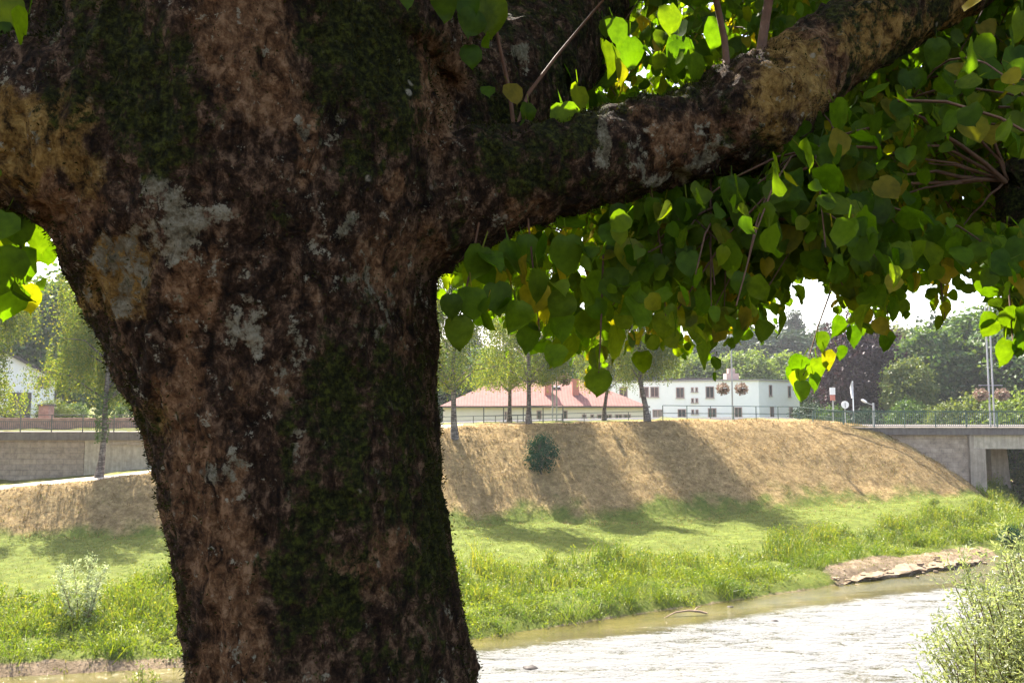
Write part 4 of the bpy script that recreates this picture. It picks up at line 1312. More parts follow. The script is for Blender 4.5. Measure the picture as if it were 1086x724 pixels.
for i, (px, Y, tp, lb, m) in enumerate([(1074, 58, 472, 'dark green bush in the shade under the bridge', 'green_leaf'), (1094, 56, 494, 'sunlit bush under the bridge at the right edge', 'pale_leaf'), (1100, 72, 462, 'dark tall bush far under the bridge beam', 'dark_leaf')]):
    bush_at(px, Y, tp, lb, m, wide=1.0, rz=i, group='bushes under the bridge')
# single shrubs
bush_at(574, 44.6, 461, 'dark blue green shrub alone on the dry dyke slope', 'shrub_leaf', 'shrub', wide=0.75, group=None)
bush_at(1063, 37.6, 558, 'small bluish bush on the far bank beside the sand bank', 'shrub_leaf', 'shrub', wide=1.0, group=None)
bush_at(985, 44, 528, 'leafy green bush on the terrace in front of the bridge abutment', 'weed', 'shrub', wide=1.3, group=None)

def willow(seed, h, r, nst, leafn, L0=0.09, spread=1.0):
    """many-stemmed willow bush or sapling: stems and narrow leaves"""
    rg = np.random.RandomState(seed)
    mb_ = MB()
    P, D = [], []
    for i in range(nst):
        a = rg.uniform(0, 2 * math.pi)
        q = r * math.sqrt(rg.uniform(0.02, 1))
        hh_ = h * rg.uniform(0.72, 1.0) * (1 - 0.3 * (q / max(r, 1e-3)) ** 2)
        b0 = np.array([math.cos(a) * q * 0.25, math.sin(a) * q * 0.25, -0.2])
        b2 = np.array([math.cos(a) * q, math.sin(a) * q, hh_])
        b1 = (b0 + b2) / 2 + np.array([-math.cos(a) * q * .1, -math.sin(a) * q * .1, hh_ * 0.12])
        u = np.linspace(0, 1, 7)[:, None]
        C = (1 - u) ** 2 * b0 + 2 * u * (1 - u) * b1 + u * u * b2
        mb_.tube(C, np.linspace(0.016, 0.004, 7), 5)
        for j in range(leafn):
            t_ = rg.uniform(0.22, 1.02)
            c = (1 - t_) ** 2 * b0 + 2 * t_ * (1 - t_) * b1 + t_ * t_ * b2
            sp_ = rand_dir(rg, 1)[0] * np.array([1, 1, .6])
            tw_ = rg.uniform(0.05, 0.38) * spread
            m_ = max(3, int(tw_ / 0.03))
            for v_ in np.linspace(0.1, 1, m_):
                P.append(c + sp_ * tw_ * v_ + np.array([0, 0, 0.10 * v_]))
                D.append(sp_ + np.array([0, 0, 0.5]))
    P = np.array(P)
    D = np.array(D) + rand_dir(rg, len(P)) * 0.9
    L = rg.uniform(0.6, 1.2, len(P)) * L0
    V, F_ = quad_leaves(P + rg.normal(size=P.shape) * 0.01, D, rand_dir(rg, len(P)) + np.array([0, 0, .5]), L, L * 0.36)
    return mb_.mesh('stems', smooth=True), make_mesh('leaves', V, [F_])
def plant(name, meshes, loc, label, cat, lm, rz=0.0, scale=1.0, group=None):
    root = empty(name, loc, label, cat, group)
    root.rotation_euler = (0, 0, rz)
    root.scale = (scale,) * 3
    link('stems', meshes[0], MAT['twig'], root)
    link('leaves', meshes[1], MAT[lm], root)
    return root
g = gpt(1125, 9.2)
plant('willow_bush', willow(7, 4.55, 1.5, 230, 76, 0.066), (g[0], g[1], g[2] - 0.1), 'silvery green willow bush on the near bank at the lower right corner', 'bush', 'willow_leaf')
g = gpt(1015, 9.0)
plant('willow_sapling', willow(8, 3.5, 0.45, 6, 30, 0.065), (g[0], g[1], g[2]), 'thin willow sapling with sparse leaves leaning over the river beside the willow bush', 'sapling', 'willow_leaf', 0.5)
g = gpt(98, 23.6)
plant('willow_sapling', willow(9, 2.3, 0.85, 9, 44, 0.10), g, 'pale silvery sapling among the weeds on the far bank left of the linden trunk', 'sapling', 'silver_leaf')
g = gpt(163, 18.8)
plant('weed_plant', willow(10, 1.0, 0.28, 7, 18, 0.08, 0.6), (g[0], g[1], max(g[2], WATER_Z - .05)), 'small leafy weed at the water edge close to the linden trunk', 'plant', 'weed')
# ivy round the left birch
rng = np.random.RandomState(17)
n = 800
zz = rng.uniform(1.9, 4.6, n)
an = rng.uniform(0, 2 * math.pi, n)
rr = 0.24 + rng.uniform(0, 0.22, n) * np.clip(np.sin(zz * 2.1) * .5 + .7, .2, 1)
P = np.stack([np.cos(an) * rr + 0.05 * zz, np.sin(an) * rr, zz], 1)
V, F_ = quad_leaves(P, rand_dir(rng, n) + np.array([0, 0, -.5]), rand_dir(rng, n), rng.uniform(.08, .13, n), rng.uniform(.07, .1, n))
link('ivy', make_mesh('ivy', V, [F_]), MAT['green_leaf'], b1)

# ------------------------------------------------------------------ bridge and walls
BX, BY = 23.15, 52.6
bax = Vector((1, -0.035, 0)).normalized()
bay = Vector((0.035, 1, 0)).normalized()
bo = Vector((BX, BY, 0))
br = empty('bridge', (BX, BY, -4.3), 'concrete road bridge with stone wing wall and pale beam at the right', 'bridge')
m_ = MB(); m_.obox(bo, bax, bay, -1.5, 60, -0.35, 9.5, -0.42, 0.0); m_.build('deck', MAT['coping'], br)
m_ = MB(); m_.obox(bo, bax, bay, -1.5, 60, -0.42, -0.08, 0.004, 0.09); m_.build('kerb', MAT['concrete'], br)
for j in range(4):
    m_ = MB(); m_.obox(bo, bax, bay, 6.9, 60, -0.12 + 2.5 * j, 0.35 + 2.5 * j, -1.32, -0.423); m_.build('beam', MAT['beam'], br)
m_ = MB(); m_.obox(bo, bax, bay, -1.4, 6.6, 0.0, 0.9, -4.9, -0.423); m_.build('wing_wall', MAT['wing_blocks'], br)
m_ = MB(); m_.obox(bo, bax, bay, 6.603, 7.6, -0.25, 9.2, -5.2, -1.325); m_.obox(bo, bax, bay, 6.603, 6.88, -0.25, 9.2, -1.325, -0.423); m_.build('abutment', MAT['concrete'], br)
m_ = MB()
for (a, c) in ((10.6, 11.7),):
    P = []
    for z, e in ((-5.6, 0.28), (-1.325, 0.0)):
        for (u, v) in ((a - 0.0, 4.6), (c + e, 4.6), (c + e, 6.4), (a - 0.0, 6.4)):
            p = bo + bax * u + bay * v
            P.append((p.x, p.y, z))
    m_.hexa(P)
m_.build('pier', MAT['concrete'], br)
m_ = MB()
rg = random.Random(4)
for i in range(26):
    u = rg.uniform(3.6, 7.6); zc = rg.uniform(-4.9, -4.0); sx = rg.uniform(.18, .4); sz = rg.uniform(.12, .25)
    p = bo + bax * u + bay * rg.uniform(-1.3, -0.5)
    P = [(p.x + sx * a * rg.uniform(.7, 1.2), p.y + sx * b * rg.uniform(.7, 1.2), zc + sz * c * rg.uniform(.7, 1.2)) for c in (-1, 1) for (a, b) in ((-1, -1), (1, -1), (1, 1), (-1, 1))]
    m_.hexa(P)
m_.build('stone_footing', MAT['stone'], br)

def railing(name, A, B, h, label, mat, rails=(1.0, 0.5, 0.08), spacing=1.5, balusters=0.0, post_w=0.05, zA=None, zB=None, rail_r=0.022):
    A, B = Vector(A), Vector(B)
    d = B - A
    L = d.length
    root = empty(name, tuple(A), label, 'railing')
    n = max(int(round(L / spacing)), 1)
    for i in range(n + 1):
        p = A + d * (i / n)
        m = MB()
        m.box(p.x - post_w / 2, p.x + post_w / 2, p.y - post_w / 2, p.y + post_w / 2, p.z - 0.15, p.z + h)
        m.build('post', mat, root)
    for r_ in rails:
        m = MB()
        m.tube([A + Vector((0, -0.04, h * r_)), A + d * .5 + Vector((0, -0.04, h * r_)), B + Vector((0, -0.04, h * r_))], rail_r, 6)
        m.build('rail', mat, root)
    if balusters:
        m = MB()
        k = int(L / balusters)
        for i in range(k):
            p = A + d * ((i + .5) / k)
            m.box(p.x - .011, p.x + .011, p.y - .011, p.y + .011, p.z + h * min(rails), p.z + h * sorted(rails)[-2 if len(rails) > 2 else -1])
        m.build('balusters', mat, root)
    return root
# bridge railing, seen on from the crest to the right edge
pA = bo + bax * (-3.4) + bay * (-0.2); pB = bo + bax * 44 + bay * (-0.2)
railing('railing', (pA.x, pA.y, 0.09), (pB.x, pB.y, 0.09), 1.05, 'dark green mesh railing along the bridge deck', MAT['green_metal'], (1.0, 0.93, 0.06), 2.0, 0.13, rail_r=0.026)
pc0, pc1 = at(703, 446, 53.0), at(848, 446, 57.0)
pc0.z = float(height(pc0.x, pc0.y)) - .0
pc1.z = float(height(pc1.x, pc1.y)) - .1
railing('railing', pc0, pc1, 1.02, 'green tube railing on the crest in front of the white building', MAT['green_metal'], (1.0, 0.5), 2.0, 0.0, rail_r=0.026)
pe = at(846, 446, 57.05); pf = at(905, 446, 54)
pe.z = float(height(pe.x, pe.y)) - .1; pf.z = 0.05
railing('railing', pe, pf, 1.0, 'short green mesh fence between the white building railing and the bridge', MAT['green_metal'], (1.0, 0.5, 0.06), 1.6, 0.14)
pd0, pd1 = at(513, 446, 54), at(597, 446, 54)
for p in (pd0, pd1): p.z = float(height(p.x, p.y))
railing('railing', pd0, pd1, 1.15, 'tall dark frame railing in front of the red roofed building', MAT['rail_metal'], (1.0, 0.45, 0.1), 1.45, 0.0, 0.07)
pd0, pd1 = at(455, 446, 56), at(690, 446, 56)
for p in (pd0, pd1): p.z = float(height(p.x, p.y))
railing('railing', pd0, pd1, 0.62, 'low dark railing below the red roofed building', MAT['rail_metal'], (1.0, 0.5), 1.5, 0.0)

# old stone retaining wall on the left with concrete cantilever and railing
wl = empty('retaining_wall', (-30, WALL_Y, -3), 'old stone block retaining wall with dark concrete coping left of the linden', 'wall')
m_ = MB(); m_.box(-62, -25.6, WALL_Y, WALL_Y + 0.6, -4.0, -0.55); m_.build('block_masonry', MAT['old_blocks'], wl)
m_ = MB(); m_.box(-25.597, -5.5, WALL_Y + 0.05, WALL_Y + 0.6, -4.0, -0.55); m_.build('plastered_section', MAT['beam'], wl)
m_ = MB(); m_.box(-62, -5.5, WALL_Y - 0.55, WALL_Y + 0.9, -0.547, -0.06); m_.build('coping', MAT['coping'], wl)
m_ = MB(); m_.box(-24, -5.5, WALL_Y - 0.2, WALL_Y + 0.04, -0.85, -0.55); m_.build('ledge', MAT['concrete'], wl)
railing('railing', (-46, WALL_Y - 0.3, -0.06), (-7, WALL_Y - 0.3, -0.06), 1.0, 'grey metal railing with thin bars on the stone retaining wall', MAT['rail_metal'], (1.0, 0.62, 0.12), 1.9, 0.125, rail_r=0.024)
bw = MB(); bw.box(-60, -14, 55.0, 55.25, -0.3, 0.62)
tag(bw.build('brick_wall', MAT['pink_brick'], None, (-37, 55, -0.3)), 'low pinkish brick garden wall behind the railing at the left', 'wall')
bp = empty('gate_pillar', (at(49, 440, 57).x, 57, -0.15), 'stout red brick gate pillar beside the gabled house', 'pillar')
q = bp.location
m_ = MB(); m_.box(q.x - .35, q.x + .35, 56.65, 57.35, -0.3, 1.45); m_.build('shaft', MAT['pink_brick'], bp)
m_ = MB(); m_.box(q.x - .42, q.x + .42, 56.58, 57.42, 1.452, 1.58); m_.build('cap', MAT['coping'], bp)
for i, (px, Y, tp, lb) in enumerate([(58, 60, 424, 'round garden bush right of the brick gate pillar'), (80, 62, 428, 'low garden bush under the left birch crown'), (140, 60, 425, 'garden bush next to the linden trunk behind the railing'), (5, 58, 430, 'garden bush in front of the dark opening of the gabled house')]):
    bush_at(px, Y, tp, lb, 'pale_leaf' if i in (0, 3) else 'green_leaf', z=-0.2, wide=1.2, rz=i, group='garden bushes behind the retaining wall')

# ------------------------------------------------------------------ buildings
def window(root, o, ax, ay, u0, u1, z0, z1, mat_frame, name='window'):
    """frame set proud of the wall, pane inside it; ay points out of the wall"""
    m = MB()
    f = 0.09
    m.obox(o, ax, ay, u0, u0 + f, 0.003, 0.06, z0, z1)
    m.obox(o, ax, ay, u1 - f, u1, 0.003, 0.06, z0, z1)
    m.obox(o, ax, ay, u0 + f, u1 - f, 0.003, 0.06, z1 - f, z1)
    m.obox(o, ax, ay, u0 + f, u1 - f, 0.003, 0.06, z0, z0 + f)
    if u1 - u0 > 0.7:
        c = (u0 + u1) / 2
        m.obox(o, ax, ay, c - .03, c + .03, 0.003, 0.05, z0 + f, z1 - f)
    org = root.location
    w_ = m.build(name, mat_frame, root)
    m = MB(); m.obox(o, ax, ay, u0 + f, u1 - f, 0.004, 0.02, z0 + f, z1 - f); m.build('pane', MAT['glass'], w_, origin=org)
    m = MB(); m.obox(o, ax, ay, u0 - .05, u1 + .05, 0.003, 0.14, z0 - .07, z0 - .002); m.build('sill', MAT['trim'], w_, origin=org)
    return w_

# white two storey building
C0 = Vector((at(805, 428, 92).x, 92, 0))
Lf = Vector((at(640, 428, 99).x, 99, 0))
Rt = Vector((at(848, 428, 97).x, 97, 0))
fx = (Lf - C0); fl = fx.length; fx.normalize()
fn_ = Vector((fx.y, -fx.x, 0));  fn_ = fn_ if fn_.y < 0 else -fn_
sx_ = (Rt - C0); sl = sx_.length; sx_.normalize()
sn = Vector((sx_.y, -sx_.x, 0)); sn = sn if sn.y < 0 else -sn
GZ = -1.6
wb = empty('white_building', (C0.x, C0.y, GZ), 'long white flat roofed two storey building with brown framed windows', 'building')
TOPW = at(805, 402.5, 92).z
m_ = MB()
A, B = C0 + fx * fl, C0 + sx_ * sl
Dp = A + (B - C0)
def prism(m, pts, z0, z1):
    n = len(pts)
    V = [(p[0], p[1], z0) for p in pts] + [(p[0], p[1], z1) for p in pts]
    fs = [tuple(reversed(range(n))), tuple(range(n, 2 * n))] + [(i, (i + 1) % n, n + (i + 1) % n, n + i) for i in range(n)]
    m.add(V, fs)
    return m
prism(m_, [A, C0, B, Dp], GZ - .5, TOPW - .12); m_.build('wall', MAT['white_wall'], wb)
ov = 0.12
def ins(p, d): return p
m_ = MB(); prism(m_, [A + (A - C0).normalized() * ov + fn_ * ov, C0 + fn_ * ov + sn * ov, B + (B - C0).normalized() * ov + sn * ov, Dp + (Dp - C0).normalized() * ov], TOPW - .118, TOPW + .06); m_.build('roof', MAT['trim'], wb)
cm = at(776, 402, 97)
m_ = MB(); m_.box(cm.x - .75, cm.x + .75, 96.6, 98, TOPW + .062, TOPW + .9); m_.box(cm.x - .4, cm.x + .4, 96.9, 97.7, TOPW + .9, TOPW + 1.5); m_.build('chimney', MAT['frame'], wb)
m_ = MB(); m_.obox(C0, fx, fn_, 5.2, 11.0, -3.0, -0.4, TOPW + .062, TOPW + .30); m_.build('roof_upstand', MAT['dark_trim'], wb)
def uof(px):                    # distance along the front from the corner for a photo column
    k = (px - 543.0) / F
    return (k * C0.y - C0.x) / (fx.x - k * fx.y)
def zat(py, px, u, ax=fx):
    p = C0 + ax * u
    return at(px, py, p.y).z
for (px, wd, rows) in [(683, 1.1, (410, 421)), (694, 1.0, (410, 421)), (721, 0.95, (410.5, 422)), (752.5, 0.95, (409.5, 422)), (697, 1.2, (434, 447)), (722.5, 0.95, (433.5, 447)), (754.5, 0.95, (432.5, 447)), (782, 0.85, (431.5, 447)), (661, 1.0, (410, 421))]:
    u = uof(px)
    window(wb, C0, fx, fn_, u - wd / 2 * 1.05, u + wd / 2 * 1.05, zat(rows[1], px, u), zat(rows[0], px, u), MAT['frame'])
for px in (734, 738.5):
    u = uof(px)
    for (a, b) in ((410.5, 415.5), (422, 427), (434, 439)):
        window(wb, C0, fx, fn_, u - .17, u + .17, zat(b, px, u), zat(a, px, u), MAT['frame'])
def uos(px):
    k = (px - 543.0) / F
    return (k * C0.y - C0.x) / (sx_.x - k * sx_.y)
for (px, wd, rows) in [(816.5, 0.62, (408, 420)), (836.5, 0.62, (409, 421)), (817.5, 0.75, (431, 446)), (837.5, 0.75, (431.5, 446))]:
    u = uos(px)
    window(wb, C0, sx_, sn, u - wd / 2, u + wd / 2, zat(rows[1], px, u, sx_), zat(rows[0], px, u, sx_), MAT['frame'])

# long low building with a hipped red roof
ry = 76.0
ez = at(600, 431, ry).z
x0, x1 = at(470, 430, ry).x, at(684, 430, ry).x
rb = empty('red_roofed_building', (x0, ry, GZ), 'long low cream building under a hipped red tiled roof', 'building')
m_ = MB(); m_.box(x0, x1, ry, ry + 9, GZ - .5, ez); m_.build('wall', MAT['cream_wall'], rb)
rz_ = at(560, 403, ry + 4.5).z
o_ = 0.4
m_ = MB()
V = [(x0 - o_, ry - o_, ez + .01), (x1 + o_, ry - o_, ez + .01), (x1 + o_, ry + 9 + o_, ez + .01), (x0 - o_, ry + 9 + o_, ez + .01), (x0 + 5, ry + 4.5, rz_), (x1 - 5.5, ry + 4.5, rz_)]
m_.add(V, [(0, 1, 5, 4), (1, 2, 5), (2, 3, 4, 5), (3, 0, 4), (3, 2, 1, 0)])
roof = m_.build('roof', MAT['red_tiles'], rb)
m_ = MB(); m_.box(x0 - o_, x1 + o_, ry - o_ - .1, ry - o_ - .003, ez - .1, ez + .06); m_.build('gutter', MAT['dark_trim'], roof, origin=rb.location)
for px, tp, bt in ((581, 405, 428), (610, 403, 417)):
    a = at(px, tp, ry + 2.0)
    m_ = MB(); m_.box(a.x - .32, a.x + .32, ry + 1.6, ry + 2.3, at(px, bt, ry + 2).z - .6, a.z); m_.box(a.x - .38, a.x + .38, ry + 1.54, ry + 2.36, a.z, a.z + .12); m_.build('chimney', MAT['sign_red'], roof, origin=rb.location)
for px in (587.5, 592.5):
    a = at(px, 411, ry + 2.2)
    t_ = (a.z - ez) / (rz_ - ez)
    yy = ry - o_ + t_ * (4.5 + o_)
    m_ = MB(); m_.hexa([(a.x - .18, yy - .25, a.z - .16), (a.x + .18, yy - .25, a.z - .16), (a.x + .18, yy + .1, a.z - .0), (a.x - .18, yy + .1, a.z - .0), (a.x - .18, yy - .26, a.z + .06), (a.x + .18, yy - .26, a.z + .06), (a.x + .18, yy + .1, a.z + .2), (a.x - .18, yy + .1, a.z + .2)])
    m_.build('skylight', MAT['glass'], roof, origin=rb.location)
ro = Vector((0, ry, 0))
for (pa, pb, ya, yb) in ((535, 538, 436, 446), (569, 574.5, 435, 447), (597, 602, 435, 447), (617, 622, 439, 443), (626, 630, 439, 443), (633, 640, 439, 446), (641, 649, 439, 446), (652, 660, 439, 446), (661, 669, 439, 446)):
    window(rb, ro, Vector((1, 0, 0)), Vector((0, -1, 0)), at(pa, 440, ry).x, at(pb, 440, ry).x, at(pa, yb, ry).z, at(pa, ya, ry).z, MAT['frame'])

# gabled white house at the left edge
hy = 66.0
hx1 = at(50, 428, hy).x
hx0 = hx1 - 7.4
he, hp = at(50, 402, hy).z, at(5, 374, hy).z
hs = empty('gabled_house', ((hx0 + hx1) / 2, hy, -0.3), 'white gabled house with dark roof edge at the left behind the railing', 'house')
m_ = MB()
cxh = (hx0 + hx1) / 2
V = []
for y_ in (hy, hy + 10):
    V += [(hx0, y_, -.6), (hx1, y_, -.6), (hx1, y_, he), (cxh, y_, hp), (hx0, y_, he)]
m_.add(V, [(0, 1, 2, 3, 4), (9, 8, 7, 6, 5), (0, 5, 6, 1), (1, 6, 7, 2), (4, 9, 5, 0)])
m_.build('wall', MAT['white_wall'], hs)
m_ = MB()
dx_, dz_ = (hx1 - cxh), (hp - he)
for sg in (-1, 1):
    e = 0.14
    xo = cxh + sg * dx_ * (1 + e); zo = he - dz_ * e
    P = [(cxh, hy - .5, hp + .02), (xo, hy - .5, zo + .02), (xo, hy + 10.4, zo + .02), (cxh, hy + 10.4, hp + .02), (cxh, hy - .5, hp + .3), (xo, hy - .5, zo + .3), (xo, hy + 10.4, zo + .3), (cxh, hy + 10.4, hp + .3)]
    m_.hexa(P)
m_.build('roof', MAT['dark_tiles'], hs)
m_ = MB(); m_.tube([(hx1 + .12, hy - .12, he - .1), (hx1 + .12, hy - .12, -.4)], .07, 8); m_.build('downpipe', MAT['dark_trim'], hs)
ga, gb = at(8, 440, hy).x, at(28, 440, hy).x
hs.rotation_euler = (0, 0, R(31))
m_ = MB(); m_.box(ga, gb, hy - .05, hy - .004, -.5, at(8, 416, hy).z); m_.build('garage_door', MAT['dark_trim'], hs)
window(hs, Vector((0, hy, 0)), Vector((1, 0, 0)), Vector((0, -1, 0)), at(33, 430, hy).x, at(33, 430, hy).x + 1.0, 3.0, 3.9, MAT['frame'])

# ------------------------------------------------------------------ lamps, baskets, signs
bk = np.random.RandomState(8)
n = 380
d_ = rand_dir(bk, n)
P = d_ * (0.44 * bk.uniform(0.55, 1.05, n))[:, None] * np.array([1, 1, 0.92])
V, F_ = quad_leaves(P, d_ + rand_dir(bk, n) * .7 + np.array([0, 0, -.4]), d_ + rand_dir(bk, n) * .6, bk.uniform(.10, .17, n), bk.uniform(.09, .14, n))
fl_me = make_mesh('flowers', V, [F_])
pot = MB()
pot.tube([(0, 0, -.32), (0, 0, -.2), (0, 0, .02)], [.12, .24, .30], 12)
pot_me = pot.mesh('pot', smooth=True)
hk = MB(); hk.tube([(0, 0, 0.0), (0, 0, 0.62)], 0.012, 5); hk_me = hk.mesh('hanger')
def basket(loc, label):
    r_ = empty('flower_basket', loc, label, 'flower basket', 'flower baskets on the lamp posts')
    link('flowers', fl_me, MAT['flower'], r_)
    link('pot', pot_me, MAT['dark_trim'], r_)
    link('hanger', hk_me, MAT['rail_metal'], r_)
def lamp(px, Y, top_py, ball_py, label, where, twin=False, z0=None, half=0.62):
    g = list(gpt(px, Y))
    if z0 is not None: g[2] = z0
    r_ = empty('street_lamp', tuple(g), label, 'street lamp', 'street lamps with flower baskets')
    zt_ = at(px, top_py, Y).z
    zb_ = at(px, ball_py, Y).z
    xx = g[0]
    if twin:
        for e in (-.14, .14):
            m = MB(); m.tube([(xx + e, Y, g[2] - .1), (xx + e, Y, zt_)], .055, 8); m.build('post', MAT['grey_metal'], r_)
    else:
        m = MB(); m.tube([(xx, Y, g[2] - .1), (xx, Y, g[2] + 1), (xx, Y, zt_)], [.075, .06, .05], 8); m.build('post', MAT['grey_metal'], r_)
    m = MB(); m.tube([(xx - half - .1, Y, zb_ + .62), (xx + half + .1, Y, zb_ + .62)], .025, 6); m.build('cross_arm', MAT['grey_metal'], r_)
    m = MB()
    m.tube([(xx, Y, zt_), (xx - .05, Y - .3, zt_ + .35), (xx - .1, Y - 1.0, zt_ + .5)], .035, 6); m.build('lamp_arm', MAT['grey_metal'], r_)
    m = MB(); m.hexa([(xx - .22, Y - 1.6, zt_ + .44), (xx + .02, Y - 1.6, zt_ + .44), (xx + .02, Y - .95, zt_ + .42), (xx - .22, Y - .95, zt_ + .42), (xx - .18, Y - 1.5, zt_ + .58), (xx - .02, Y - 1.5, zt_ + .58), (xx - .02, Y - .95, zt_ + .6), (xx - .18, Y - .95, zt_ + .6)])
    m.build('lamp_head', MAT['white_paint'], r_)
    for sg, nm in ((-1, 'left'), (1, 'right')):
        basket((xx + sg * half, Y, zb_), f'{nm} of the two round pink flower baskets on {where}')
lamp(588, 55.5, 330, 402, 'slim lamp post with flower baskets in front of the red tiled roof', 'the lamp post before the red roof', True, half=.68)
lamp(776, 57, 330, 412, 'slim lamp post with flower baskets in front of the white building', 'the lamp post before the white building', half=.66)
lamp(1050, 55, 325, 418, 'twin pole lamp post with flower baskets on the bridge', 'the bridge lamp post', True, z0=0.004, half=.72)

# small street lamp with one arm at the bridge end
q = at(927, 452, 56); q.z = 0.1
sl_ = empty('street_lamp', tuple(q), 'short grey post with one white lamp on an arm at the bridge end', 'street lamp')
zt_ = at(927, 427, 56).z
m_ = MB(); m_.tube([(q.x, 56, -.2), (q.x, 56, zt_)], .07, 8); m_.build('post', MAT['grey_metal'], sl_)
m_ = MB(); m_.tube([(q.x, 56, zt_ - .15), (q.x - .35, 55.95, zt_ - .05), (q.x - .55, 55.9, zt_ + .05)], .03, 6); m_.build('arm', MAT['grey_metal'], sl_)
m_ = MB(); m_.tube([(q.x - .5, 55.9, zt_ + .03), (q.x - .62, 55.88, zt_ + .09), (q.x - .8, 55.85, zt_ + .17), (q.x - .92, 55.83, zt_ + .22)], [.05, .10, .10, .03], 8); m_.build('lamp_head', MAT['white_paint'], sl_, smooth=True)
# round sign
q = at(896.5, 446, 57); gz0 = float(height(q.x, 57)) - .1
rs_ = empty('round_sign', (q.x, 57, gz0), 'round white traffic sign on a post with a thin dark stripe', 'sign')
zc = at(896.5, 429, 57).z
m_ = MB(); m_.tube([(q.x, 57, gz0), (q.x, 57, zc + .25)], .035, 8); m_.build('post', MAT['grey_metal'], rs_)
m_ = MB(); th = np.arange(24) * 2 * math.pi / 24
V = [(q.x + .27 * math.cos(a), 56.94, zc + .27 * math.sin(a)) for a in th] + [(q.x + .27 * math.cos(a), 56.96, zc + .27 * math.sin(a)) for a in th]
m_.add(V, [tuple(range(24)), tuple(range(47, 23, -1))] + [(i, 24 + i, 24 + (i + 1) % 24, (i + 1) % 24) for i in range(24)]); m_.build('disc', MAT['white_paint'], rs_)
m_ = MB(); m_.box(q.x - .02, q.x + .02, 56.93, 56.937, zc - .2, zc + .14); m_.build('stripe', MAT['rail_metal'], rs_)
# post with white box and red panel
q = at(884, 446, 57); gz0 = float(height(q.x, 57)) - .1
ts = empty('traffic_sign', (q.x, 57, gz0), 'post with a white plate above a small reddish plate left of the round sign', 'sign')
m_ = MB(); m_.tube([(q.x, 57, gz0), (q.x, 57, at(884, 413, 57).z)], .05, 8); m_.build('post', MAT['grey_metal'], ts)
za, zb2, zc2 = at(884, 411, 57).z, at(884, 418.5, 57).z, at(884, 424.5, 57).z
m_ = MB(); m_.box(q.x - .23, q.x + .15, 56.9, 56.945, zb2 + .01, za); m_.build('plate', MAT['white_paint'], ts)
m_ = MB(); m_.box(q.x - .21, q.x + .13, 56.9, 56.945, zc2, zb2 - .01); m_.build('plate', MAT['sign_red'], ts)['label'] = 'reddish lower plate'
# flagpole with narrow banner
q = at(905.5, 446, 60); gz0 = float(height(q.x, 60)) - .1
fp = empty('flagpole', (q.x, 60, gz0), 'white pole with a furled narrow banner between the round sign and the arm lamp', 'flagpole')
m_ = MB(); m_.tube([(q.x, 60, gz0), (q.x, 60, at(905, 404, 60).z)], .045, 8); m_.build('pole', MAT['white_paint'], fp)
m_ = MB(); m_.tube([(q.x - .06, 59.95, at(905, 405, 60).z), (q.x - .1, 59.95, at(905, 411, 60).z), (q.x - .08, 59.95, at(905, 422, 60).z)], [.05, .13, .06], 7); m_.build('banner', MAT['sign_back'], fp, smooth=True)

# ------------------------------------------------------------------ river edge: sand bank, driftwood, stones
rng = np.random.RandomState(23)
# low sand and clay ledge
N_ = 70
us = np.linspace(0, 1, N_)
cx = np.linspace(12.4, 20.4, N_)
V, fs = [], []
for i in range(N_):
    x_ = cx[i]
    env = min(us[i] / .22, (1 - us[i]) / .12, 1.0)
    y0 = float(shore(x_)) - 0.30 * env + 0.42 * mnoise.noise((x_ * .55, 2, 0)) + .20 * mnoise.noise((x_ * 2.1, 5, 0)) + .08 * mnoise.noise((x_ * 6, 5, 0))
    hh_ = (0.05 + 0.15 * env) * (0.8 + 0.5 * mnoise.noise((x_ * .9, 9, 0)))
    prof = [(-0.10, -5.5), (-0.04, -5.26), (0.04, -5.24), (0.00, WATER_Z + hh_ * .45), (-0.06, WATER_Z + hh_ * .75), (0.02, WATER_Z + hh_), (0.4, WATER_Z + hh_ + .02), (0.8, WATER_Z + hh_ + .05), (1.2, WATER_Z + hh_ + .07), (1.7, WATER_Z + hh_ - .1), (1.9, -5.4)]
    for j_, (a, z) in enumerate(prof):
        wob = .10 * mnoise.noise((x_ * 1.7, a * 3, 3)) + .05 * mnoise.noise((x_ * 5, a * 7, 3))
        V.append((x_ + .1 * mnoise.noise((x_ * 3, a * 5, 8)), y0 + a + (.25 * mnoise.noise((x_ * 1.3, j_, 4)) if j_ < 5 else .5 * mnoise.noise((x_ * .7, j_ * .3, 6))), z + (wob if j_ > 4 else 0)))
    if i:
        m = len(prof)
        for k in range(m - 1):
            fs.append(((i - 1) * m + k, i * m + k, i * m + k + 1, (i - 1) * m + k + 1))
fs4 = list(fs)
for i in range(34):
    x_ = rng.uniform(12.0, 21.0)
    y_ = float(shore(x_)) + rng.normal() * 0.35 - 0.15
    z_ = WATER_Z + max(0.0, min(0.3, 0.16 + 0.5 * (y_ - float(shore(x_))))) + rng.uniform(-.03, .06)
    sx0, sy0, sz0 = rng.uniform(.05, .14), rng.uniform(.05, .12), rng.uniform(.02, .05)
    a0 = rng.uniform(0, 3.14)
    o0 = len(V)
    for c in (-1, 1):
        for (p, q) in ((-1, -1), (1, -1), (1, 1), (-1, 1)):
            u_, v_ = p * sx0 * rng.uniform(.6, 1.2), q * sy0 * rng.uniform(.6, 1.2)
            V.append((x_ + u_ * math.cos(a0) - v_ * math.sin(a0), y_ + u_ * math.sin(a0) + v_ * math.cos(a0), z_ + c * sz0 * rng.uniform(.6, 1.2)))
    for f in ((0, 3, 2, 1), (4, 5, 6, 7), (0, 1, 5, 4), (1, 2, 6, 5), (2, 3, 7, 6), (3, 0, 4, 7)):
        fs.append(tuple(o0 + k for k in f))
t_ = NT('sand')
v_ = t_.coord((1, 1, 4))
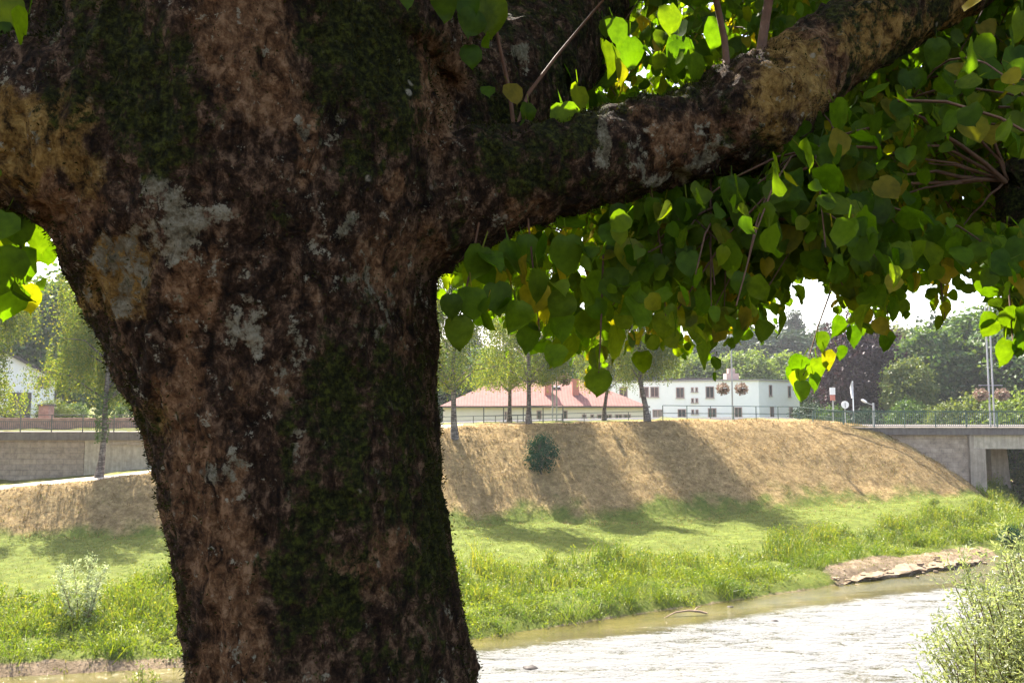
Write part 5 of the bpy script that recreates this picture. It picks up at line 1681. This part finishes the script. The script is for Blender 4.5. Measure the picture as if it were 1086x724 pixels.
nn = t_.noise(v_, 3.0, 7, 0.7)
t_.bsdf(t_.ramp(nn, [(0.28, (0.10, 0.068, 0.04)), (0.45, (0.19, 0.14, 0.092)), (0.7, (0.29, 0.228, 0.155))]), 0.95, 0.1, nn, 0.6, 0.06)
tag(link('sand_bank', make_mesh('sand_bank', np.array(V), [np.array(fs)], False), t_.m), 'pale clay ledge at the far water edge', kind='structure')

def stone(loc, s, seed, label):
    rg_ = np.random.RandomState(seed)
    me = bpy.data.meshes.new('river_stone')
    import bmesh
    b = bmesh.new()
    bmesh.ops.create_icosphere(b, subdivisions=2, radius=1.0)
    for v in b.verts:
        k_ = 1 + 0.35 * mnoise.noise(v.co * 1.3 + Vector((seed * 3.1, 0, 0)))
        v.co = Vector((v.co.x * s[0] * k_, v.co.y * s[1] * k_, v.co.z * s[2] * k_))
    b.to_mesh(me)
    b.free()
    me.polygons.foreach_set('use_smooth', [True] * len(me.polygons))
    o = link('river_stone', me, MAT['wet_stone'], None, loc)
    tag(o, label, 'stone', 'wet stones breaking the river surface')
def wpt(px, py):
    k = (WATER_Z - CAMZ)
    # depth where the view ray meets the water
    Y = 20.0
    for _ in range(30):
        Y *= k / (at(px, py, Y).z - CAMZ)
    return at(px, py, Y)
for i, (px, py, sx, lb) in enumerate([(563, 708, .26, 'flat wet stone nearest the linden trunk in the riffle'), (775, 643, .16, 'small dark stone right of the driftwood'), (790, 657, .12, 'tiny dark stone in midstream below the driftwood'), (822, 658, .17, 'dark stone in midstream beyond the driftwood'), (758, 672, .10, 'smallest dark stone in open midstream')]):
    p = wpt(px, py)
    stone((p.x, p.y, WATER_Z - .02), (sx * .85, sx * .6, sx * .32), i + 1, lb)
p = wpt(738, 652)
dw = empty('driftwood', (p.x, p.y, WATER_Z), 'bleached forked driftwood branch lying in the shallow water', 'driftwood')
m_ = MB()
m_.tube([at(704, 655, p.y - .3) , at(716, 649, p.y - .1), at(730, 647, p.y), at(742, 648, p.y), at(750, 650, p.y)], [.01, .025, .035, .04, .03], 8)
m_.build('branch', MAT['driftwood'], dw, smooth=True)
m_ = MB(); m_.tube([at(736, 648, p.y), at(739, 644, p.y + .1), at(744, 642, p.y + .2)], [.03, .02, .01], 6); m_.build('side_branch', MAT['driftwood'], dw, smooth=True)
